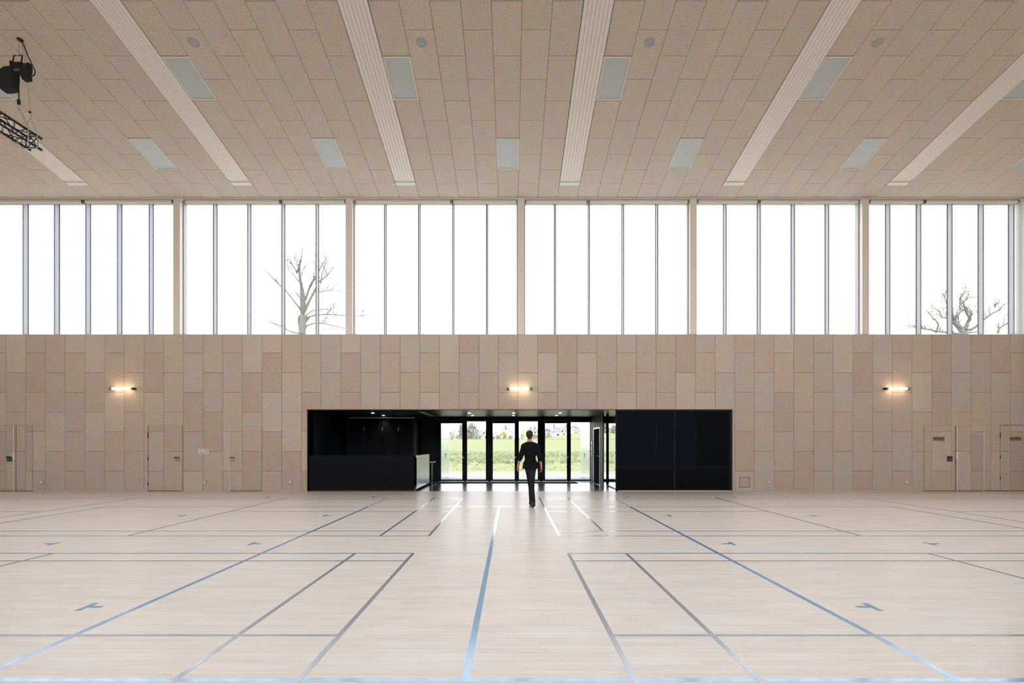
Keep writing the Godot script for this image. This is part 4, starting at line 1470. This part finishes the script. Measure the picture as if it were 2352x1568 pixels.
	R.call([[830, 1000], [740, 940], [620, 920], [540, 885], [410, 880], [290, 815]], 0.07, 0.014, -0.6, 12, 0.8)
	R.call([[820, 990], [835, 860], [790, 810], [690, 745], [630, 690], [540, 630]], 0.06, 0.012, 0.5, 8, 0.7)
	R.call([[1130, 690], [1050, 560], [960, 490], [890, 410], [870, 270]], 0.05, 0.012, 0.6, 12, 0.8)
	R.call([[1380, 1010], [1500, 990], [1700, 960], [1740, 870], [1800, 840]], 0.06, 0.012, -0.7, 8, 0.7)
	R.call([[1960, 1020], [1970, 930], [2060, 860], [2150, 830]], 0.09, 0.04, 0.2, 6, 0.7)
	R.call([[2060, 860], [2080, 780], [2060, 720], [2140, 660]], 0.03, 0.012, 0.1, 3, 0.5)
	R.call([[1300, 1030], [1100, 1020], [900, 1010], [700, 990], [480, 960], [230, 915], [130, 910]], 0.09, 0.014, 0.9, 14, 0.8)
	obj("trunk", s, M.bark, o)
	tag(obj("twigs", t, M.bark, o), "", "", "", "stuff")
	# tips of lower trees showing just above the sill
	for q in [[938, 735, 60.0, "small bare treetop showing at the sill behind the third window bay"], [392, 742, 55.0, "bare twig tips showing at the sill beside the first column"]]:
		depth = q[2]
		sc = depth / 1243.0
		var top: float = 1.432 + (1020.0 - q[1]) * sc
		x = (q[0] - 1174.4) * sc
		gy = ground(x, depth) - 0.2
		o = thing("bare_tree", Vector3(x, gy, -depth), q[3], "tree", "bare trees outside the windows")
		s = shape()
		t = shape()
		var hgt := top - gy
		tube(s, [Vector3(0, 0, 0), Vector3(0.1, hgt * 0.5, 0), Vector3(0, hgt * 0.82, 0)], [0.3, 0.18, 0.06], 8)
		for k in 16:
			var yy := rng.randf_range(0.55, 0.82) * hgt
			twig(t, Vector3(0.03, yy, 0), Vector3(rng.randfn(), rng.randf_range(0.7, 1.6), rng.randfn()), hgt * 0.16, 0.05, 1)
		obj("trunk", s, M.bark, o)
		tag(obj("twigs", t, M.bark, o), "", "", "", "stuff")

# ---------------------------------------------------------------- the walking person
# bones: [from, to, radius, radius]; the surface of their smooth union, cut by planes [point, normal out]
func nets(s: SurfaceTool, bones: Array, cell: float, k: float, planes := []) -> void:
	var lo := Vector3.ONE * 1e9
	var hi := Vector3.ONE * -1e9
	for b in bones:
		for i in 2:
			lo = lo.min(b[i] - Vector3.ONE * (b[2 + i] + 4 * cell))
			hi = hi.max(b[i] + Vector3.ONE * (b[2 + i] + 4 * cell))
	var n := Vector3i(((hi - lo) / cell).ceil()) + Vector3i.ONE
	var f := PackedFloat32Array()
	f.resize(n.x * n.y * n.z)
	f.fill(1.0)
	var pad := k + 3.0 * cell
	for b in bones:
		var p: Vector3 = b[0]
		var q: Vector3 = b[1]
		var r := maxf(b[2], b[3]) + pad
		var a0 := Vector3i(((p.min(q) - Vector3.ONE * r - lo) / cell).floor()).clamp(Vector3i.ZERO, n - Vector3i.ONE)
		var a1 := Vector3i(((p.max(q) + Vector3.ONE * r - lo) / cell).ceil()).clamp(Vector3i.ZERO, n - Vector3i.ONE)
		var pq := q - p
		var l2 := maxf(pq.length_squared(), 1e-9)
		var ra: float = b[2]
		var rb: float = b[3]
		for z in range(a0.z, a1.z + 1):
			for y in range(a0.y, a1.y + 1):
				for x in range(a0.x, a1.x + 1):
					var v := lo + Vector3(x, y, z) * cell
					var t := clampf((v - p).dot(pq) / l2, 0, 1)
					var d := v.distance_to(p + pq * t) - lerpf(ra, rb, t)
					var i := (z * n.y + y) * n.x + x
					var o := f[i]
					var h := maxf(k - absf(o - d), 0.0)
					f[i] = minf(o, d) - h * h / (4.0 * k)
	if planes:
		for z in n.z:
			for y in n.y:
				for x in n.x:
					var i := (z * n.y + y) * n.x + x
					if f[i] < 0.1:
						var v := lo + Vector3(x, y, z) * cell
						for pl in planes:
							f[i] = maxf(f[i], (v - pl[0]).dot(pl[1]))
	var vid := {}
	var vs := []
	var ns := []
	var sx := 1
	var sy := n.x
	var sz := n.x * n.y
	var corner := [0, sx, sy, sx + sy, sz, sx + sz, sy + sz, sx + sy + sz]
	var cpos := [Vector3(0, 0, 0), Vector3(1, 0, 0), Vector3(0, 1, 0), Vector3(1, 1, 0), Vector3(0, 0, 1), Vector3(1, 0, 1), Vector3(0, 1, 1), Vector3(1, 1, 1)]
	var edges := [[0, 1], [2, 3], [4, 5], [6, 7], [0, 2], [1, 3], [4, 6], [5, 7], [0, 4], [1, 5], [2, 6], [3, 7]]
	for z in n.z - 1:
		for y in n.y - 1:
			for x in n.x - 1:
				var i := z * sz + y * sy + x
				var f0 := f[i]
				if f0 > 0.5: continue
				var inside := 0
				for c in 8:
					if f[i + corner[c]] < 0: inside += 1
				if inside == 0 or inside == 8: continue
				var sum := Vector3.ZERO
				var cnt := 0
				for e in edges:
					var u := f[i + corner[e[0]]]
					var w := f[i + corner[e[1]]]
					if (u < 0) != (w < 0):
						sum += (cpos[e[0]] as Vector3).lerp(cpos[e[1]], u / (u - w))
						cnt += 1
				var g := Vector3(f[i + 1] + f[i + 1 + sy] + f[i + 1 + sz] + f[i + 1 + sy + sz] - f[i] - f[i + sy] - f[i + sz] - f[i + sy + sz], f[i + sy] + f[i + sy + 1] + f[i + sy + sz] + f[i + sy + sz + 1] - f[i] - f[i + 1] - f[i + sz] - f[i + sz + 1], f[i + sz] + f[i + sz + 1] + f[i + sz + sy] + f[i + sz + sy + 1] - f[i] - f[i + 1] - f[i + sy] - f[i + sy + 1])
				vid[i] = vs.size()
				vs.append(lo + (Vector3(x, y, z) + sum / cnt) * cell)
				ns.append(g.normalized())
	for i in vid:
		for e in [[sx, sy, sz], [sy, sz, sx], [sz, sx, sy]]:
			# the grid edge from corner i along e[0] is shared by four cells
			var u := f[i]
			var w := f[i + e[0]]
			if (u < 0) == (w < 0): continue
			var q := [i, i - e[1], i - e[1] - e[2], i - e[2]]
			if not (vid.has(q[1]) and vid.has(q[2]) and vid.has(q[3])): continue
			var id := [vid[q[0]], vid[q[1]], vid[q[2]], vid[q[3]]]
			var gn: Vector3 = (vs[id[2]] - vs[id[0]]).cross(vs[id[1]] - vs[id[0]])
			if gn.dot(ns[id[0]] + ns[id[2]]) < 0: id.reverse()
			for j in [0, 1, 2, 0, 2, 3]:
				s.set_normal(ns[id[j]])
				s.add_vertex(vs[id[j]])

func hand(s: SurfaceTool, wrist: Vector3, dir: Vector3, palm_out: Vector3, thumb: Vector3) -> void:
	# dir: along the fingers; palm_out: the way the palm faces; thumb: across, towards the thumb
	var b := []
	var pc := wrist + dir * 0.085
	for i in 4:
		var t := (1.5 - i) * 0.019
		b.append([wrist + thumb * t * 0.5, pc + thumb * t, 0.017, 0.012])
	for i in 4:
		var t := (1.5 - i) * 0.0215
		var len_f: float = [0.070, 0.078, 0.072, 0.056][i]
		var a := pc + thumb * t
		var m := a + (dir * 0.92 + palm_out * 0.30).normalized() * len_f * 0.5
		var e := m + (dir * 0.72 + palm_out * 0.68).normalized() * len_f * 0.5
		b.append([a, m, 0.0092, 0.0085])
		b.append([m, e, 0.0085, 0.007])
	var r := wrist + dir * 0.025 + thumb * 0.028
	var k := r + (dir * 0.7 + thumb * 0.6 + palm_out * 0.3).normalized() * 0.04
	b.append([wrist + dir * 0.02, r, 0.016, 0.014])
	b.append([r, k, 0.013, 0.010])
	b.append([k, k + (dir * 0.95 + palm_out * 0.3).normalized() * 0.032, 0.010, 0.008])
	b.append([wrist - dir * 0.03, wrist + dir * 0.02, 0.027, 0.026])
	nets(s, b, 0.0042, 0.006)

func build_person() -> void:
	var at := Vector3(0.44, 0, -12.38)
	var o := thing("person", at, "person in black top and dark trousers walking away towards the glass doors", "person")
	var V := func(x: float, y: float, z: float) -> Vector3: return Vector3(x - 0.44, y, z + 12.38)
	var hipL: Vector3 = V.call(0.39, 0.90, -12.39)
	var hipR: Vector3 = V.call(0.487, 0.90, -12.375)
	var kneeL: Vector3 = V.call(0.445, 0.50, -12.60)
	var ankL: Vector3 = V.call(0.462, 0.105, -12.70)
	var kneeR: Vector3 = V.call(0.470, 0.49, -12.36)
	var ankR: Vector3 = V.call(0.500, 0.135, -12.17)
	var waist: Vector3 = V.call(0.435, 1.08, -12.39)
	var chest: Vector3 = V.call(0.43, 1.30, -12.40)
	var neck: Vector3 = V.call(0.425, 1.46, -12.41)
	var head: Vector3 = V.call(0.417, 1.635, -12.44)
	var shL: Vector3 = V.call(0.295, 1.375, -12.41)
	var shR: Vector3 = V.call(0.570, 1.375, -12.40)
	var elL: Vector3 = V.call(0.205, 1.15, -12.36)
	var elR: Vector3 = V.call(0.655, 1.15, -12.34)
	var wrL: Vector3 = V.call(0.160, 0.95, -12.43)
	var wrR: Vector3 = V.call(0.685, 0.925, -12.44)
	var toeL: Vector3 = V.call(0.455, 0.040, -12.89)
	var toeR: Vector3 = V.call(0.478, 0.028, -12.36)
	# one skin surface
	var s := shape()
	var body := [[hipL, hipR, 0.085, 0.085], [hipL.lerp(hipR, 0.5), waist, 0.088, 0.088], [waist, chest, 0.092, 0.105], [chest + Vector3(-0.06, 0.02, 0), chest + Vector3(0.06, 0.02, 0), 0.105, 0.105], [chest, neck, 0.10, 0.06], [neck, head + Vector3(0, -0.06, 0.015), 0.055, 0.052], [shL, shR, 0.055, 0.055],
		[shL, elL, 0.046, 0.037], [elL, wrL, 0.037, 0.026], [shR, elR, 0.046, 0.037], [elR, wrR, 0.037, 0.026],
		[hipL, kneeL, 0.072, 0.047], [kneeL, ankL, 0.045, 0.034], [hipR, kneeR, 0.072, 0.047], [kneeR, ankR, 0.045, 0.034]]
	nets(s, body, 0.014, 0.035)
	var F := Vector3(0, 0, -1)
	var hd := [[head + Vector3(0, 0.03, 0.012), head + Vector3(0, 0.015, -0.03), 0.072, 0.064], [head + Vector3(0, -0.03, -0.03), head + Vector3(0, -0.075, -0.055), 0.058, 0.034], [head + Vector3(0, 0.005, -0.09), head + Vector3(0, -0.028, -0.112), 0.010, 0.014],
		[head + Vector3(-0.071, 0.008, 0.012), head + Vector3(-0.069, -0.035, 0.004), 0.012, 0.009], [head + Vector3(0.071, 0.008, 0.012), head + Vector3(0.069, -0.035, 0.004), 0.012, 0.009], [head + Vector3(-0.03, 0.025, -0.088), head + Vector3(0.03, 0.025, -0.088), 0.012, 0.012], [head + Vector3(-0.018, -0.052, -0.092), head + Vector3(0.018, -0.052, -0.092), 0.010, 0.010], [head + Vector3(0, -0.05, 0.01), neck, 0.052, 0.054]]
	nets(s, hd, 0.006, 0.02)
	hand(s, wrL, (wrL - elL).normalized(), Vector3(1, 0, 0.2).normalized(), Vector3(0.15, 0.1, -1).normalized())
	hand(s, wrR, (wrR - elR).normalized(), Vector3(-1, 0, 0.2).normalized(), Vector3(-0.15, 0.1, -1).normalized())
	obj("body", s, M.skin, o)
	for sg in [-1.0, 1.0]:
		s = shape()
		lathe(s, [Vector2(0.0005, -0.011), Vector2(0.009, -0.006), Vector2(0.009, 0.006), Vector2(0.0005, 0.011)], 12, Transform3D(Basis(), head + Vector3(sg * 0.032, 0.005, -0.088)))
		obj("eye", s, M.white_frame, o)
	# hair: a short cap
	s = shape()
	nets(s, [[head + Vector3(0, 0.042, 0.024), head + Vector3(0, 0.038, -0.018), 0.079, 0.070], [head + Vector3(0, -0.01, 0.035), head + Vector3(0, -0.055, 0.045), 0.054, 0.042]], 0.007, 0.03, [[head + Vector3(0, 0.02, -0.055), Vector3(0, -0.45, -0.9).normalized()]])
	obj("hair", s, M.hair, o)
	# loose top with sleeves past the elbow
	s = shape()
	var cuffL := elL.lerp(wrL, 0.22)
	var cuffR := elR.lerp(wrR, 0.22)
	nets(s, [[waist + Vector3(-0.06, -0.22, 0.012), waist + Vector3(0.072, -0.22, 0.012), 0.126, 0.126], [waist + Vector3(-0.05, -0.12, 0.01), waist + Vector3(0.06, -0.12, 0.01), 0.122, 0.122], [waist, chest, 0.125, 0.135], [chest + Vector3(-0.06, 0.02, 0), chest + Vector3(0.06, 0.02, 0), 0.122, 0.122], [chest, neck + Vector3(0, 0.0, 0), 0.115, 0.07], [neck + Vector3(0, -0.025, 0), shL.lerp(neck, 0.35) + Vector3(0, 0.015, 0), 0.06, 0.055], [neck + Vector3(0, -0.025, 0), shR.lerp(neck, 0.35) + Vector3(0, 0.015, 0), 0.06, 0.055], [shL, chest + Vector3(0, 0.10, 0), 0.070, 0.085], [shR, chest + Vector3(0, 0.10, 0), 0.070, 0.085],
		[shL, elL, 0.066, 0.054], [elL, cuffL + (cuffL - elL) * 0.3, 0.054, 0.050], [shR, elR, 0.066, 0.056], [elR, cuffR + (cuffR - elR) * 0.3, 0.056, 0.052]], 0.012, 0.04,
		[[Vector3(0, 0.875, 0), Vector3(0, -1, 0)], [neck + Vector3(0, 0.03, 0.0), Vector3(0, 1, 0)]])
	obj("top", s, M.shirt, o)
	# slim trousers
	s = shape()
	nets(s, [[hipL, hipR, 0.088, 0.088], [hipL.lerp(hipR, 0.5), waist, 0.098, 0.098], [hipL, kneeL, 0.082, 0.056], [kneeL, ankL, 0.054, 0.043], [hipR, kneeR, 0.082, 0.056], [kneeR, ankR, 0.054, 0.043]], 0.012, 0.03, [[Vector3(0, 0.915, 0), Vector3(0, 1, 0)]])
	obj("trousers", s, M.trousers, o)
	for q in [[ankL, toeL, 0.03], [ankR, toeR, 0.075]]:
		s = shape()
		var a: Vector3 = q[0]
		var t: Vector3 = q[1]
		var heel := Vector3(a.x, q[2] + 0.008, a.z + 0.045)
		if q[2] > 0.05: heel = a + Vector3(0, -0.075, 0.035)
		var ball := heel.lerp(t, 0.68) + Vector3(0, 0.006, 0)
		nets(s, [[a, heel + Vector3(0, 0.012, -0.01), 0.042, 0.040], [heel, ball, 0.034, 0.038], [ball, t, 0.038, 0.028], [a + Vector3(0, -0.03, -0.02), ball + Vector3(0, 0.015, 0), 0.036, 0.030]], 0.007, 0.02, [[Vector3(0, 0.001, 0), Vector3(0, -1, 0)]])
		obj("shoe", s, M.shoe, o)

# ---------------------------------------------------------------- scene
const SKY := 4.4
const EXPOSURE := 1.04
const LAMP := 0.06
const DOWN := 0.6
const REAR_SILL := 4.6
const REAR_HEAD := 11.2

func _ready() -> void:
	var cam := Camera3D.new()
	cam.name = "camera"
	add_child(cam)
	cam.position = Vector3(0, 1.432, 0)
	var near := 0.1
	cam.projection = Camera3D.PROJECTION_FRUSTUM
	cam.set_frustum(2.0 * near * 784.0 / 1243.0, Vector2(1.6, 236.0) / 1243.0 * near, near, 1000.0)
	cam.current = true
	var we := WorldEnvironment.new()
	we.name = "world"
	var env := Environment.new()
	var sky := Sky.new()
	var sm := ProceduralSkyMaterial.new()
	sm.sky_top_color = Color(0.94, 0.97, 1.0)
	sm.sky_horizon_color = Color(1.0, 1.0, 1.0)
	sm.ground_horizon_color = Color(0.80, 0.80, 0.76)
	sm.ground_bottom_color = Color(0.45, 0.45, 0.40)
	sm.energy_multiplier = SKY
	sky.sky_material = sm
	env.background_mode = Environment.BG_SKY
	env.sky = sky
	env.tonemap_mode = Environment.TONE_MAPPER_LINEAR
	env.tonemap_exposure = EXPOSURE
	env.ambient_light_source = Environment.AMBIENT_SOURCE_SKY
	env.sdfgi_enabled = true
	env.ssao_enabled = true
	env.ssil_enabled = true
	we.environment = env
	add_child(we)
	var th := atan(SLOPE)
	ceil_cos = cos(th)
	ceil_basis = Basis(Vector3.RIGHT, Vector3(0, sin(th), cos(th)), Vector3(0, -cos(th), sin(th)))
	make_materials()
	build_floor()
	build_wall()
	build_ceiling()
	build_windows()
	build_lobby()
	build_wall_doors()
	build_outside()
	build_ceiling_things()
	build_wall_things()
	build_rigging()
	build_person()
